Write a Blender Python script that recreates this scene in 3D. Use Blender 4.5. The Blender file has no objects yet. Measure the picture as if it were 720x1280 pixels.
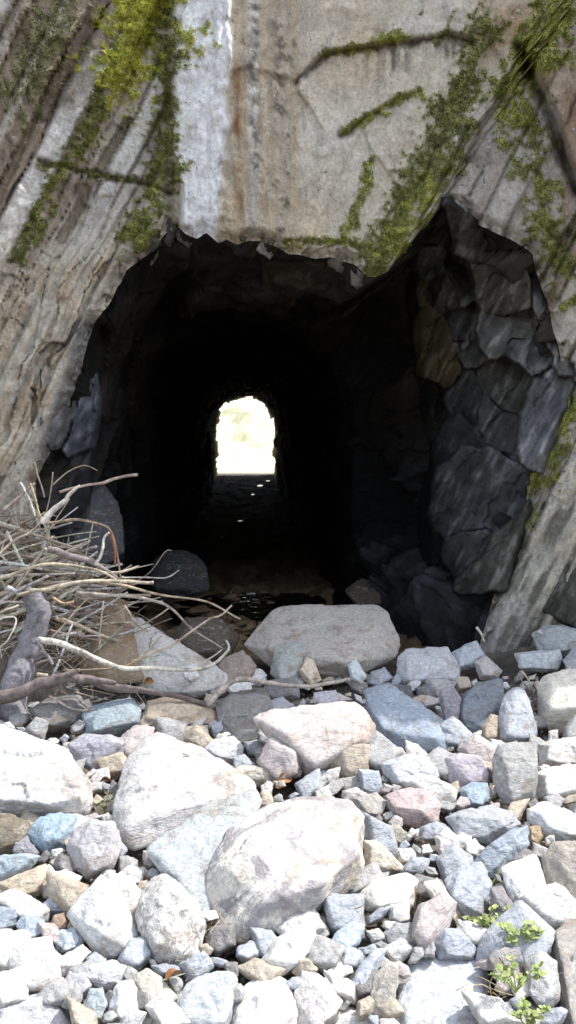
import bpy, bmesh, math, random
import numpy as np
from mathutils import Vector, Matrix

random.seed(7)
RNG = np.random.RandomState(11)
scene = bpy.context.scene
COL = scene.collection

# ------------------------------------------------------------------ camera
F = 1005.0                     # focal length in photo pixels (720 x 1280)
TH = math.radians(6.0)         # camera looks 6 degrees down
CAMZ = 1.45
cam_data = bpy.data.cameras.new("camera")
cam = bpy.data.objects.new("camera", cam_data)
COL.objects.link(cam)
cam.location = (0, 0, CAMZ)
cam.rotation_euler = (math.pi / 2 - TH, 0, 0)
cam_data.sensor_fit = 'VERTICAL'
cam_data.sensor_height = 36.0
cam_data.sensor_width = 36.0
cam_data.lens = 36.0 * F / 1280.0
cam_data.clip_start = 0.05
cam_data.clip_end = 2000
scene.camera = cam


def P(px, py, d):
    """world point seen at photo pixel (px, py) at world depth y = d (surveying helper)"""
    px = np.asarray(px, float); py = np.asarray(py, float); d = np.asarray(d, float)
    u = (px - 360.0) / F
    v = (py - 640.0) / F
    ry = math.cos(TH) - v * math.sin(TH)
    rz = -math.sin(TH) - v * math.cos(TH)
    return np.stack(np.broadcast_arrays(u / ry * d, d + 0 * px, CAMZ + rz / ry * d), -1)


# ------------------------------------------------------------------ numpy noise
def _hash(ix, iy, iz, seed=0):
    n = (ix.astype(np.int64) * 374761393 + iy.astype(np.int64) * 668265263 + iz.astype(np.int64) * 2147483647 + seed * 1274126177) & 0xFFFFFFFF
    n = ((n ^ (n >> 13)) * 1274126177) & 0xFFFFFFFF
    n = ((n ^ (n >> 16)) * 2246822519) & 0xFFFFFFFF
    n = n ^ (n >> 13)
    return (n & 0xFFFFFF) / float(0x1000000)


def vnoise(p, seed=0):
    i = np.floor(p).astype(np.int64)
    f = p - i
    f = f * f * f * (f * (f * 6 - 15) + 10)
    out = 0
    for dx in (0, 1):
        wx = f[:, 0] if dx else 1 - f[:, 0]
        for dy in (0, 1):
            wy = f[:, 1] if dy else 1 - f[:, 1]
            for dz in (0, 1):
                wz = f[:, 2] if dz else 1 - f[:, 2]
                out = out + wx * wy * wz * _hash(i[:, 0] + dx, i[:, 1] + dy, i[:, 2] + dz, seed)
    return out * 2 - 1


def fbm(p, octaves=4, seed=0, gain=0.5):
    a, s, t = 1.0, 0.0, 0.0
    q = np.array(p, float)
    for k in range(octaves):
        s = s + a * vnoise(q, seed + k * 17)
        t += a
        a *= gain
        q = q * 2.03 + 11.7
    return s / t


def facets(p, seed=0, tilt=0.6):
    """blocky fracture field: each jittered cell is a tilted plane; returns value, cell random, distance to cell border"""
    i0 = np.floor(p).astype(np.int64)
    best = np.full(len(p), 1e9); second = np.full(len(p), 1e9)
    val = np.zeros(len(p)); rnd = np.zeros(len(p))
    for dx in (-1, 0, 1):
        for dy in (-1, 0, 1):
            for dz in (-1, 0, 1):
                c = i0 + np.array([dx, dy, dz])
                h = [_hash(c[:, 0], c[:, 1], c[:, 2], seed + k) for k in range(7)]
                q = c + np.stack(h[:3], -1)
                dv = p - q
                dist = np.abs(dv).sum(1) * 0.5 + (dv ** 2).sum(1) ** 0.5 * 0.5
                v = (h[3] - 0.5) * 2 + tilt * 2 * (dv[:, 0] * (h[4] - .5) + dv[:, 1] * (h[5] - .5) + dv[:, 2] * (h[6] - .5)) * 2
                m = dist < best
                second = np.where(m, best, np.minimum(second, dist))
                val = np.where(m, v, val); rnd = np.where(m, h[3], rnd)
                best = np.where(m, dist, best)
    return val, rnd, second - best


def sstep(a, b, x):
    t = np.clip((x - a) / (b - a), 0, 1)
    return t * t * (3 - 2 * t)


def polydist(X, Y, pts):
    """distance of every (X, Y) to a polyline, and the position along it 0..1"""
    best = np.full(X.shape, 1e9); along = np.zeros(X.shape)
    n = len(pts) - 1
    for k in range(n):
        (x0, y0), (x1, y1) = pts[k], pts[k + 1]
        dx, dy = x1 - x0, y1 - y0
        t = np.clip(((X - x0) * dx + (Y - y0) * dy) / (dx * dx + dy * dy + 1e-9), 0, 1)
        d = np.hypot(X - x0 - t * dx, Y - y0 - t * dy)
        m = d < best
        best = np.where(m, d, best); along = np.where(m, (k + t) / n, along)
    return best, along


# ------------------------------------------------------------------ object helpers
def tag(o, label=None, cat=None, group=None, kind=None):
    if label: o["label"] = label
    if cat: o["category"] = cat
    if group: o["group"] = group
    if kind: o["kind"] = kind
    return o


def mesh_obj(name, verts, faces, mat, loc=None, smooth=True, col=None, parent=None):
    verts = np.asarray(verts, float)
    if loc is not None:
        verts = verts - np.asarray(loc, float)
    me = bpy.data.meshes.new(name)
    faces = np.asarray(faces) if not isinstance(faces, np.ndarray) and len({len(f) for f in faces}) == 1 else faces
    if isinstance(faces, np.ndarray):
        nf, k = faces.shape
        me.vertices.add(len(verts)); me.vertices.foreach_set("co", verts.ravel())
        me.loops.add(nf * k); me.loops.foreach_set("vertex_index", faces.ravel().astype(np.int32))
        me.polygons.add(nf); me.polygons.foreach_set("loop_start", (np.arange(nf) * k).astype(np.int32))
        me.update(calc_edges=True)
    else:
        me.from_pydata([tuple(v) for v in verts], [], [tuple(f) for f in faces])
    me.validate()
    if smooth:
        me.polygons.foreach_set("use_smooth", np.ones(len(me.polygons), dtype=bool))
    if col is not None:
        a = me.color_attributes.new("Col", 'FLOAT_COLOR', 'POINT')
        c = np.ones((len(verts), 4)); c[:, :3] = col
        a.data.foreach_set("color", c.ravel())
    me.materials.append(mat)
    o = bpy.data.objects.new(name, me)
    COL.objects.link(o)
    if loc is not None:
        o.location = tuple(float(v) for v in loc)
    if parent is not None:
        o.parent = parent
    return o


# ------------------------------------------------------------------ materials
def new_mat(name):
    m = bpy.data.materials.new(name); m.use_nodes = True
    nt = m.node_tree
    b = nt.nodes["Principled BSDF"]
    return m, nt, b


def N(nt, typ, **kw):
    n = nt.nodes.new(typ)
    for k, v in kw.items():
        if k in n.inputs: n.inputs[k].default_value = v
        else: setattr(n, k, v)
    return n


def noise(nt, scale, detail=4, rough=.6, vec=None, dim='3D', dist=0.0):
    n = N(nt, 'ShaderNodeTexNoise'); n.noise_dimensions = dim
    n.inputs['Scale'].default_value = scale; n.inputs['Detail'].default_value = detail
    n.inputs['Roughness'].default_value = rough; n.inputs['Distortion'].default_value = dist
    if vec is not None: nt.links.new(vec, n.inputs['Vector'])
    return n.outputs['Fac']


def ramp(nt, fac, a, b, c0=0.0, c1=1.0):
    n = N(nt, 'ShaderNodeMapRange'); n.inputs['From Min'].default_value = a; n.inputs['From Max'].default_value = b
    n.inputs['To Min'].default_value = c0; n.inputs['To Max'].default_value = c1
    nt.links.new(fac, n.inputs['Value'])
    return n.outputs['Result']


def mixc(nt, fac, a, b, typ='MIX'):
    n = N(nt, 'ShaderNodeMix'); n.data_type = 'RGBA'; n.blend_type = typ
    if isinstance(fac, float): n.inputs[0].default_value = fac
    else: nt.links.new(fac, n.inputs[0])
    for s, v in ((6, a), (7, b)):
        if isinstance(v, tuple): n.inputs[s].default_value = (*v, 1)
        else: nt.links.new(v, n.inputs[s])
    return n.outputs[2]


def grey(nt, val):
    n = N(nt, 'ShaderNodeCombineColor')
    for k in range(3): nt.links.new(val, n.inputs[k])
    return n.outputs[0]


def mathn(nt, op, a, b):
    n = N(nt, 'ShaderNodeMath'); n.operation = op
    for k, v in ((0, a), (1, b)):
        if isinstance(v, (int, float)): n.inputs[k].default_value = v
        else: nt.links.new(v, n.inputs[k])
    return n.outputs[0]


def bump(nt, b, h, strength, dist):
    n = N(nt, 'ShaderNodeBump'); n.inputs['Strength'].default_value = strength; n.inputs['Distance'].default_value = dist
    nt.links.new(h, n.inputs['Height']); nt.links.new(n.outputs[0], b.inputs['Normal'])


def mapped(nt, coord='Object', scale=(1, 1, 1), rot=(0, 0, 0)):
    tc = N(nt, 'ShaderNodeTexCoord'); mp = N(nt, 'ShaderNodeMapping')
    mp.inputs['Scale'].default_value = scale; mp.inputs['Rotation'].default_value = rot
    nt.links.new(tc.outputs[coord], mp.inputs['Vector'])
    return mp.outputs[0]


def rock_material(name, speck=0.0, stain=0.0):
    m, nt, b = new_mat(name)
    oi = N(nt, 'ShaderNodeObjectInfo')
    base = mixc(nt, 1.0, oi.outputs['Color'], (1.15, 1.15, 1.14), 'MULTIPLY')
    v = mapped(nt)
    vs = mapped(nt, scale=(1, 1, 3.5), rot=(0.5, 0.3, 0))
    n1 = noise(nt, 7, 6, .65, v, dist=.6)
    n2 = noise(nt, 60, 5, .7, v)
    n3 = noise(nt, 16, 5, .7, vs, dist=1.0)
    c = mixc(nt, ramp(nt, n1, .52, .68, 0, .55), base, (.40, .27, .15), 'MULTIPLY')   # rusty stain
    c = mixc(nt, ramp(nt, n1, .52, .74, 0, .30), c, (.30, .21, .12))
    c = mixc(nt, ramp(nt, n3, .55, .72, 0, .5), c, (.62, .60, .57))      # pale quartz
    c = mixc(nt, ramp(nt, n3, .44, .30, 0, .45), c, (.13, .13, .145))   # dark seams
    c = mixc(nt, 1.0, c, grey(nt, ramp(nt, n2, .25, .75, .62, 1.30)), 'MULTIPLY')
    if stain:
        n9 = noise(nt, 4.2, 6, .7, v, dist=1.4)
        n10 = noise(nt, 5.5, 6, .72, mapped(nt, scale=(1, 1.6, 1), rot=(.4, .2, .9)), dist=1.0)
        c = mixc(nt, ramp(nt, n9, .47, .55, 0, stain), c, (.235, .22, .245))
        c = mixc(nt, ramp(nt, n10, .56, .66, 0, stain * .8), c, (.42, .31, .17))
    if speck:
        n4 = noise(nt, 28, 5, .75, v, dist=1.2)
        c = mixc(nt, ramp(nt, n4, .50, .60, 0, speck), c, (.17, .155, .14))
    nt.links.new(c, b.inputs['Base Color'])
    b.inputs['Roughness'].default_value = .82
    b.inputs['Specular IOR Level'].default_value = .3
    h = mathn(nt, 'ADD', mathn(nt, 'MULTIPLY', n2, .45), mathn(nt, 'MULTIPLY', n3, .9))
    bump(nt, b, h, .9, .015)
    return m


M_ROCK = rock_material("rubble_rock")
M_SPECK = rock_material("speckled_rock", .75)
M_STAIN = rock_material("stained_rock", 0, .75)
M_STAIN2 = rock_material("faintly_stained_rock", .25, .35)


def attr_rock(name, rough=.85, fine=1.0, bd=.012, stretch=True, spec=.25, lichen=0.0):
    m, nt, b = new_mat(name)
    at = N(nt, 'ShaderNodeVertexColor'); at.layer_name = "Col"
    v = mapped(nt)
    vs = mapped(nt, scale=(1.7, 1, .9), rot=(0, math.radians(27), 0)) if stretch else v
    n2 = noise(nt, 55, 6, .72, v)
    n3 = noise(nt, 9, 7, .72, vs, dist=.5)
    n5 = noise(nt, 150, 3, .7, v)
    c = mixc(nt, 1.0, at.outputs['Color'], grey(nt, ramp(nt, n2, .25, .75, 1 - .38 * fine, 1 + .34 * fine)), 'MULTIPLY')
    c = mixc(nt, 1.0, c, grey(nt, ramp(nt, n3, .28, .72, 1 - .35 * fine, 1 + .28 * fine)), 'MULTIPLY')
    c = mixc(nt, ramp(nt, n5, .66, .74, 0, .55 * fine), c, (.55, .55, .53))   # tiny pale lichen specks
    c = mixc(nt, ramp(nt, n5, .34, .27, 0, .5 * fine), c, (.05, .045, .04))
    if lichen:
        n6 = noise(nt, 38, 3, .6, v, dist=.4); n7 = noise(nt, 3.2, 4, .6, v)
        pat = ramp(nt, n7, .48, .62)
        c = mixc(nt, mathn(nt, 'MULTIPLY', ramp(nt, n6, .62, .67, 0, lichen), pat), c, (.80, .81, .79))   # crusty pale lichen
        pat2 = ramp(nt, n7, .52, .40)
        c = mixc(nt, mathn(nt, 'MULTIPLY', ramp(nt, n6, .38, .32, 0, lichen), pat2), c, (.05, .045, .04))  # black lichen
        n8 = noise(nt, 5, 9, .78, mapped(nt, scale=(5, 1, 1.3), rot=(0, math.radians(27), 0)), dist=.2)
        c = mixc(nt, ramp(nt, n8, .42, .30, 0, .40), c, (.12, .105, .09))                                 # bedding lines
        c = mixc(nt, ramp(nt, n8, .56, .70, 0, .35), c, (.52, .50, .47))
    nt.links.new(c, b.inputs['Base Color'])
    b.inputs['Roughness'].default_value = rough
    b.inputs['Specular IOR Level'].default_value = spec
    h = mathn(nt, 'ADD', mathn(nt, 'MULTIPLY', n2, .6), mathn(nt, 'MULTIPLY', n3, .9))
    bump(nt, b, h, .85, bd)
    return m


M_CLIFF = attr_rock("cliff_rock", bd=.032, lichen=.8)
M_TUNNEL = attr_rock("tunnel_rock", rough=.95, fine=.8, bd=.012, stretch=False, spec=.06)
M_GROUND = attr_rock("stony_ground", fine=1.0, bd=.03, stretch=False, spec=.05)


def wood_material(name, rough=.8):
    m, nt, b = new_mat(name)
    oi = N(nt, 'ShaderNodeObjectInfo')
    v = mapped(nt)
    n1 = noise(nt, 35, 5, .7, v, dist=.8)
    n2 = noise(nt, 160, 4, .7, v)
    n3 = noise(nt, 13, 4, .65, v, dist=.5)
    oi_c = oi.outputs['Color']
    c = mixc(nt, 1.0, oi.outputs['Color'], grey(nt, ramp(nt, n1, .3, .7, .55, 1.3)), 'MULTIPLY')
    c = mixc(nt, 1.0, c, grey(nt, ramp(nt, n2, .3, .7, .75, 1.2)), 'MULTIPLY')
    c = mixc(nt, ramp(nt, n3, .50, .60, 0, .55), c, (.13, .10, .08))
    c = mixc(nt, ramp(nt, n3, .42, .36, 0, .4), c, (.46, .42, .37))
    nt.links.new(c, b.inputs['Base Color']); b.inputs['Roughness'].default_value = rough
    b.inputs['Specular IOR Level'].default_value = .2
    bump(nt, b, mathn(nt, 'ADD', n1, n2), .9, .010)
    return m


M_WOOD = wood_material("weathered_wood")


def leaf_material(name, c0, c1, scale=25, transl=.25):
    m, nt, b = new_mat(name)
    v = mapped(nt)
    n1 = noise(nt, scale, 4, .7, v)
    n2 = noise(nt, 6, 4, .7, v)
    c = mixc(nt, ramp(nt, n1, .3, .7), c0, c1)
    c = mixc(nt, 1.0, c, grey(nt, ramp(nt, n2, .3, .7, .6, 1.35)), 'MULTIPLY')
    nt.links.new(c, b.inputs['Base Color']); b.inputs['Roughness'].default_value = .75
    b.inputs['Specular IOR Level'].default_value = .2
    if transl and 'Subsurface Weight' in b.inputs: b.inputs['Subsurface Weight'].default_value = 0.0
    return m


def attr_plain(name):
    m, nt, b = new_mat(name)
    at = N(nt, 'ShaderNodeVertexColor'); at.layer_name = "Col"
    n1 = noise(nt, 70, 4, .7, mapped(nt))
    c = mixc(nt, 1.0, at.outputs['Color'], grey(nt, ramp(nt, n1, .3, .7, .6, 1.4)), 'MULTIPLY')
    nt.links.new(c, b.inputs['Base Color']); b.inputs['Roughness'].default_value = .85
    b.inputs['Specular IOR Level'].default_value = .15
    return m


M_MOSS = attr_plain("moss")
M_STRAW = attr_plain("dry_stalks")
M_WEED = leaf_material("weed_leaf", (.20, .27, .08), (.48, .53, .24))
M_DEAD = leaf_material("dead_leaf", (.16, .07, .03), (.34, .18, .08))

m, nt, b = new_mat("water")
b.inputs['Base Color'].default_value = (.02, .018, .012, 1); b.inputs['Roughness'].default_value = .06
b.inputs['Specular IOR Level'].default_value = .5
bump(nt, b, noise(nt, 9, 3, .5, mapped(nt)), .25, .02)
M_WATER = m

# ------------------------------------------------------------------ ground sheet
def axis_x(y):
    return -0.053 * y


def G(x, y):
    """height of the ground"""
    x = np.asarray(x, float); y = np.asarray(y, float)
    z = -0.07 + 0 * x * y
    z = z + 0.97 * np.exp(-((x + 1.85) / .84) ** 2 - ((y - 5.0) / .55) ** 2)      # heap the brush lies on
    z = z + 0.20 * np.exp(-((x - 1.9) / .5) ** 2 - ((y - 4.9) / .5) ** 2)
    inn = sstep(4.9, 5.9, y) * (1 - sstep(22, 25.6, y))
    z = z - 0.16 * inn
    z = z + np.clip(y - 28, 0, 40) * 0.13                                         # slope outside the far mouth
    return z


def raycast(px, py, zoff=0.0):
    """depth at which the sight line of a photo pixel meets the ground"""
    ds = np.linspace(1.2, 9, 1600)
    p = P(np.full(ds.shape, px), np.full(ds.shape, py), ds)
    below = p[:, 2] < G(p[:, 0], p[:, 1]) + zoff
    k = np.argmax(below)
    return ds[k] if below.any() else 9.0


def spaced(parts):
    out = []
    for a, b_, n in parts:
        out += list(np.linspace(a, b_, n, endpoint=False))
    return np.array(out + [parts[-1][1]])


gx = spaced([(-600, -60, 6), (-60, -6, 14), (-6, -2.6, 16), (-2.6, 2.4, 170), (2.4, 6, 16), (6, 60, 14), (60, 600, 6)])
gy = spaced([(-600, -40, 6), (-40, -2, 14), (-2, 1.4, 16), (1.4, 8, 230), (8, 30, 150), (30, 70, 30), (70, 600, 10)])
GX, GY = np.meshgrid(gx, gy)
gv = np.stack([GX.ravel(), GY.ravel(), G(GX, GY).ravel()], -1)
gn = fbm(gv * np.array([6, 6, 0]) + 3, 4, 5)
ff, fr, fe = facets(gv * np.array([9, 9, 0]) + .5, 31, .8)
near = (1 - sstep(8, 14, gv[:, 1]))
inside = sstep(5, 6, gv[:, 1]) * (1 - sstep(25, 27, gv[:, 1]))
gv[:, 2] -= .085 * (1 - sstep(4.3, 5.2, gv[:, 1])) * (1 - sstep(.1, .35, gv[:, 2] + .07))
gv[:, 2] += gn * .03 + ff * .018 * (near + .6 * inside) + fbm(gv * np.array([1.6, 1.6, 0]), 3, 8) * .06 * inside
gc = np.array([.21, .185, .155]) * (1 + .5 * gn[:, None]) * (.65 + .6 * fr[:, None])
mound = np.clip(gv[:, 2:3] * 2.2 + .1, 0, 1) * (1 - sstep(5.6, 6, gv[:, 1:2]))
gc = gc * (1 - mound) + np.array([.17, .135, .10]) * (1 + .6 * gn[:, None]) * mound
ins = inside[:, None]
deep = 1 - .86 * sstep(7.2, 10.5, gv[:, 1:2])  # floor shade painted in: darker further down the tunnel
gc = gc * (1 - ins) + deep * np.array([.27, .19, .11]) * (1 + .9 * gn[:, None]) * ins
far_n = sstep(.0, .35, fbm(gv * np.array([.9, .25, 0]) + 9, 3, 12) - .12)[:, None] * sstep(29, 33, gv[:, 1:2])
out = sstep(26, 28, gv[:, 1:2])
gc = gc * (1 - out) + (np.array([.60, .57, .42]) * (1 - .6 * far_n) + np.array([.16, .18, .08]) * .6 * far_n) * (1 + .3 * gn[:, None]) * out
nx, ny = len(gx), len(gy)
ii, jj = np.meshgrid(np.arange(nx - 1), np.arange(ny - 1))
a = (jj * nx + ii).ravel()
gf = np.stack([a, a + 1, a + 1 + nx, a + nx], -1)
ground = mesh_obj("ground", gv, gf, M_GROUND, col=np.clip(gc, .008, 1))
tag(ground, "stony earth ground under the rubble and along the tunnel floor", None, None, "structure")

# ------------------------------------------------------------------ cliff with the mine mouth
CX, CY = 345.0, 575.0
MOUTH = [(46, 600), (66, 560), (88, 505), (104, 450), (118, 402), (140, 372), (158, 338), (182, 318), (198, 302), (214, 286), (224, 284), (232, 292),
         (246, 298), (258, 290), (272, 302), (284, 298), (296, 304), (312, 300), (330, 301), (346, 306), (362, 316), (378, 318), (394, 325),
         (412, 322), (428, 326), (446, 332), (460, 346), (472, 344), (486, 338), (500, 318), (512, 312), (522, 292), (536, 280), (551, 257), (572, 262), (590, 278),
         (622, 292), (650, 306), (666, 318), (672, 345), (684, 376), (690, 408), (700, 432), (704, 462), (714, 482), (700, 512), (676, 560), (658, 596), (656, 640),
         (640, 690), (618, 742), (606, 790), (590, 840), (400, 905), (200, 905), (100, 830), (66, 740), (52, 660)]
mp = np.array(MOUTH, float)
ang = np.arctan2(mp[:, 1] - CY, mp[:, 0] - CX)
NA = 1200
# resample the outline by angle
th = np.linspace(-math.pi, math.pi, NA, endpoint=False)
dirs = np.stack([np.cos(th), np.sin(th)], -1)


def ray_poly(dirs, poly, c):
    r = np.zeros(len(dirs))
    n = len(poly)
    for k in range(n):
        a_, b_ = poly[k] - c, poly[(k + 1) % n] - c
        e = b_ - a_
        den = dirs[:, 0] * e[1] - dirs[:, 1] * e[0]
        den = np.where(np.abs(den) < 1e-9, 1e-9, den)
        t = (a_[0] * e[1] - a_[1] * e[0]) / den
        u = (a_[0] * dirs[:, 1] - a_[1] * dirs[:, 0]) / den
        ok = (t > 0) & (u >= -1e-6) & (u <= 1 + 1e-6)
        r = np.where(ok & (t > r), t, r)
    return r


r_in = ray_poly(dirs, mp, np.array([CX, CY]))
r_in = r_in + 5.0 * fbm(np.stack([dirs[:, 0] * 9, dirs[:, 1] * 9, 0 * th], -1), 5, 3, .62)
rect = np.array([(-520, -760), (1240, -760), (1240, 1010), (-520, 1010)], float)
r_out = ray_poly(dirs, rect, np.array([CX, CY]))
KR = 290
tt = np.linspace(0, 1, KR) ** 1.55
R = r_in[:, None] + (r_out - r_in)[:, None] * tt[None, :]
PX = (CX + dirs[:, 0:1] * R); PY = (CY + dirs[:, 1:2] * R)


rs = np.random.RandomState(5)
_edges = np.cumsum(rs.choice([9, 14, 20, 30, 44, 56], 120) * rs.uniform(.8, 1.2, 120)) - 900
_hts = rs.uniform(-1, 1, 121)
_slp = rs.uniform(-.7, 1.0, 121)


def strata(s, soft=1.6):
    k = np.clip(np.searchsorted(_edges, s), 1, 119)
    lo, hi = _edges[k - 1], _edges[np.minimum(k, 119)]
    mid = (lo + hi) / 2
    v = _hts[k] + _slp[k] * (s - mid) / 30
    vp = _hts[k - 1] + _slp[k - 1] * (lo - (lo + _edges[np.maximum(k - 2, 0)]) / 2) / 30
    w = sstep(0, soft, s - lo)
    return vp * (1 - w) + v * w, rs_col[k]


rs_col = rs.uniform(0, 1, 121)
_jl = rs.uniform(0, 1, 121); _jo = rs.uniform(0, 1, 121)

RIDGE = [(692, 5), (655, 62), (600, 130), (560, 190), (545, 225), (510, 300)]
CRACK = [(650, 60), (672, 110), (690, 150), (705, 200), (722, 240)]


def side_of(X, Y, pts):
    """signed horizontal offset from a polyline given as x(y)"""
    ys = np.array([p[1] for p in pts], float); xs = np.array([p[0] for p in pts], float)
    o = np.argsort(ys)
    return X - np.interp(Y, ys[o], xs[o])


MOSS = [  # polyline, half width, brightness, density
    ([(205, -40), (200, 10), (207, 70), (212, 130), (208, 200), (190, 250), (168, 300)], 13, .45, .95),
    ([(190, -60), (176, 0), (176, 45), (158, 80)], 30, .95, 1.0),
    ([(150, 40), (126, 105), (112, 150), (80, 205), (55, 250), (22, 320)], 9, .32, .75),
    ([(95, -40), (70, 10), (48, 60), (20, 115)], 22, .25, .45),
    ([(48, 203), (85, 211), (128, 219), (168, 227)], 4, .35, .8),
    ([(128, 140), (112, 175), (95, 210)], 9, .5, .7),
    ([(604, 48), (590, 90), (566, 140), (545, 190), (516, 250), (488, 300), (470, 330)], 17, .42, .95),
    ([(530, 235), (508, 270), (488, 310)], 15, .68, 1.0),
    ([(694, 5), (668, 60), (645, 110), (650, 150)], 21, .6, .95),
    ([(655, 140), (668, 190), (676, 240), (686, 300), (700, 330)], 15, .45, .75),
    ([(646, 190), (644, 225)], 8, .5, .6),
    ([(470, 195), (455, 235), (440, 275), (428, 300)], 7, .55, .8),
    ([(430, 163), (458, 146), (484, 134), (500, 122), (524, 115)], 5, .6, .85),
    ([(405, 68), (440, 58), (470, 56), (500, 44)], 5, .5, .7),
    ([(545, 52), (560, 38), (575, 12)], 5, .25, .6),
    ([(478, 48), (498, 46)], 8, .7, 1.0),
    ([(360, 300), (398, 298), (440, 303), (470, 310)], 5, .45, .75),
    ([(735, 490), (708, 520), (686, 560), (666, 610)], 13, .6, .95),
    ([(668, 640), (640, 680), (618, 702)], 8, .5, .6),
    ([(722, 372), (708, 382)], 7, .6, .8),
    ([(720, 290), (702, 320)], 10, .4, .5),
]


def moss_mask(X, Y):
    q = np.stack([X.ravel() / 26, Y.ravel() / 26, 0 * X.ravel()], -1)
    n1 = fbm(q, 4, 41).reshape(X.shape); n2 = fbm(q * 2.7, 3, 47).reshape(X.shape); n3 = fbm(q * 5.5, 3, 49).reshape(X.shape)
    M = np.zeros(X.shape); Bt = np.zeros(X.shape)
    for pts, w, br, den in MOSS:
        w = w * (1.45 if w > 9 else 1.1)
        d, al = polydist(X + 9 * n1, Y + 9 * n2, pts)
        m = (1 - sstep(.1, 1.4, d / w + 1.05 * n2 + .9 * n1 + .9 * n3 - .05)) * den
        Bt = np.where(m > M, br, Bt); M = np.maximum(M, m)
    return M, Bt


def cliff_depth(X, Y, detail=True):
    sh = X.shape
    q = np.stack([X.ravel(), Y.ravel(), 0 * X.ravel()], -1)
    n_lo = fbm(q / 90, 4, 61).reshape(sh)
    n_mid = fbm(q / 26, 4, 62).reshape(sh)
    n_hi = fbm(q / 8, 3, 63).reshape(sh)
    s = .89 * X + .45 * Y
    t = -.45 * X + .89 * Y
    qs = np.stack([s.ravel() / 10, t.ravel() / 70, 0 * s.ravel()], -1)
    n_str = fbm(qs, 4, 64).reshape(sh)
    sw = s + 6 * n_lo + 1.2 * n_mid
    st, sc = strata(sw)
    left = np.clip((214 - X) / 214, 0, 1.7)
    right = np.clip((X - 610) / 120, 0, 1.8)
    d = 5.3 - .42 * left - .30 * right
    d = d + .04 * np.clip((300 - Y) / 300, 0, 1.2)
    Lm = sstep(0, 14, 214 - X - 2 * n_mid)
    rid = side_of(X + 6 * n_mid, Y, RIDGE)
    Rm = sstep(-14, 10, rid) * (Y < 330) + (Y >= 330) * (X > 520)
    Cm = np.clip(1 - Lm - Rm, 0, 1)
    LL = Lm * sstep(265, 370, Y + .35 * X + 30 * n_lo)
    st = st * (1 - .55 * LL)
    d = d - st * (.095 * Lm + .05 * Rm + .008 * Cm) - n_str * (.016 * Lm + .020 * Rm + .005 * Cm)
    # fracture blocks on the left slabs and the right flank
    kb = np.clip(np.searchsorted(_edges, sw), 0, 120)
    ln_ = 55 + 150 * _jl[kb]
    tj = (t + 400 * _jo[kb] + 16 * n_mid + 20 * n_lo + .5 * (s - 200) * (_jl[kb] - .5)) / ln_
    cell_ = np.floor(tj); ft = tj - cell_
    h1 = _hash(kb, cell_.astype(np.int64), 0 * kb, 5); h2 = _hash(kb, cell_.astype(np.int64), 0 * kb + 1, 6)
    fv = (h1 - .5) * 1.7 + (h2 - .5) * 1.6 * (ft - .5)
    fe_ = h1
    crk = (1 - sstep(0, 2.6, np.minimum(ft, 1 - ft) * ln_)) * (h2 > .55) * sstep(-.3, .2, n_mid)
    d = d + .03 * crk * (Lm * sstep(60, 300, Y) * .9 + .5 * Rm)
    seam = 1 - sstep(0, 4.2, np.abs(sw - _edges[np.clip(np.searchsorted(_edges, sw - 8), 0, 119)]))
    seam = seam * (1 - .75 * LL)
    gf_, gr_, ge_ = facets(np.stack([(s + 22 * n_lo + 9 * n_mid).ravel() / 30, (t + 50 * n_lo + 20 * n_mid).ravel() / 170, 0 * s.ravel() + .6], -1), 171, .55)
    gf_, gr_, ge_ = gf_.reshape(sh), gr_.reshape(sh), ge_.reshape(sh)
    d = d - .022 * gf_ * LL
    crk = crk * (1 - LL) + LL * (1 - sstep(0, .045, ge_)) * sstep(.12, .4, n_mid + .6 * n_lo)
    d = d + .02 * LL * crk
    seam = seam * sstep(-.3, .1, n_mid + .8 * n_str + .3 * n_lo)
    d = d + .035 * seam * (Lm + Rm)
    d = d - fv * (.048 * Lm * sstep(-50, 260, Y) + .026 * Rm + .0 * Cm)
    # upright quartz rib
    xl = 213 + 10 * sstep(120, 285, Y) + 7 * n_mid + 5 * n_lo; xr = 289 - 10 * sstep(150, 285, Y) + 8 * n_mid + 6 * n_lo
    pil = sstep(0, 7, X - xl) * sstep(0, 9, xr - X)
    nv = fbm(np.stack([X.ravel() / 7, Y.ravel() / 70, 0 * X.ravel()], -1), 4, 65).reshape(sh)
    d = d - pil * (.13 + .03 * nv + .02 * n_mid) + .05 * (1 - sstep(0, 9, np.abs(X - 212))) * (Y < 290)
    # upright thin beds right of it
    thin = sstep(0, 6, X - 289) * sstep(0, 10, 378 - X)
    d = d - thin * .03 * nv - .02 * n_lo
    # right-hand blocks: groove then proud face
    groove = np.exp(-((rid + 26) / 20) ** 2) * (Y < 345)
    d = d + .05 * groove - .08 * sstep(-16, 16, rid) * (1 - sstep(60, 150, rid)) * sstep(20, 110, Y) * (Y < 330)
    cr, _ = polydist(X, Y, CRACK)
    d = d + .12 * np.exp(-(cr / 6) ** 2)
    d = d - .16 * sstep(2, 14, side_of(X, Y, CRACK)) * (Y > 60) * (Y < 300)
    for pts, w, dep in (([(372, 105), (405, 68), (440, 62), (520, 52), (560, 44), (590, 52)], 4, .035), ([(425, 170), (460, 145), (524, 115)], 4, .03),
                        ([(48, 203), (85, 211), (128, 219), (168, 227), (215, 240)], 4, .05), ([(360, 302), (440, 305), (480, 318)], 4, .03)):
        dd, _ = polydist(X + 4 * n_mid, Y + 4 * n_hi, pts)
        d = d + dep * np.exp(-(dd / w) ** 2)
    up = np.interp(X, [372, 405, 440, 520, 560, 590], [105, 68, 62, 52, 44, 52])
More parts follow.
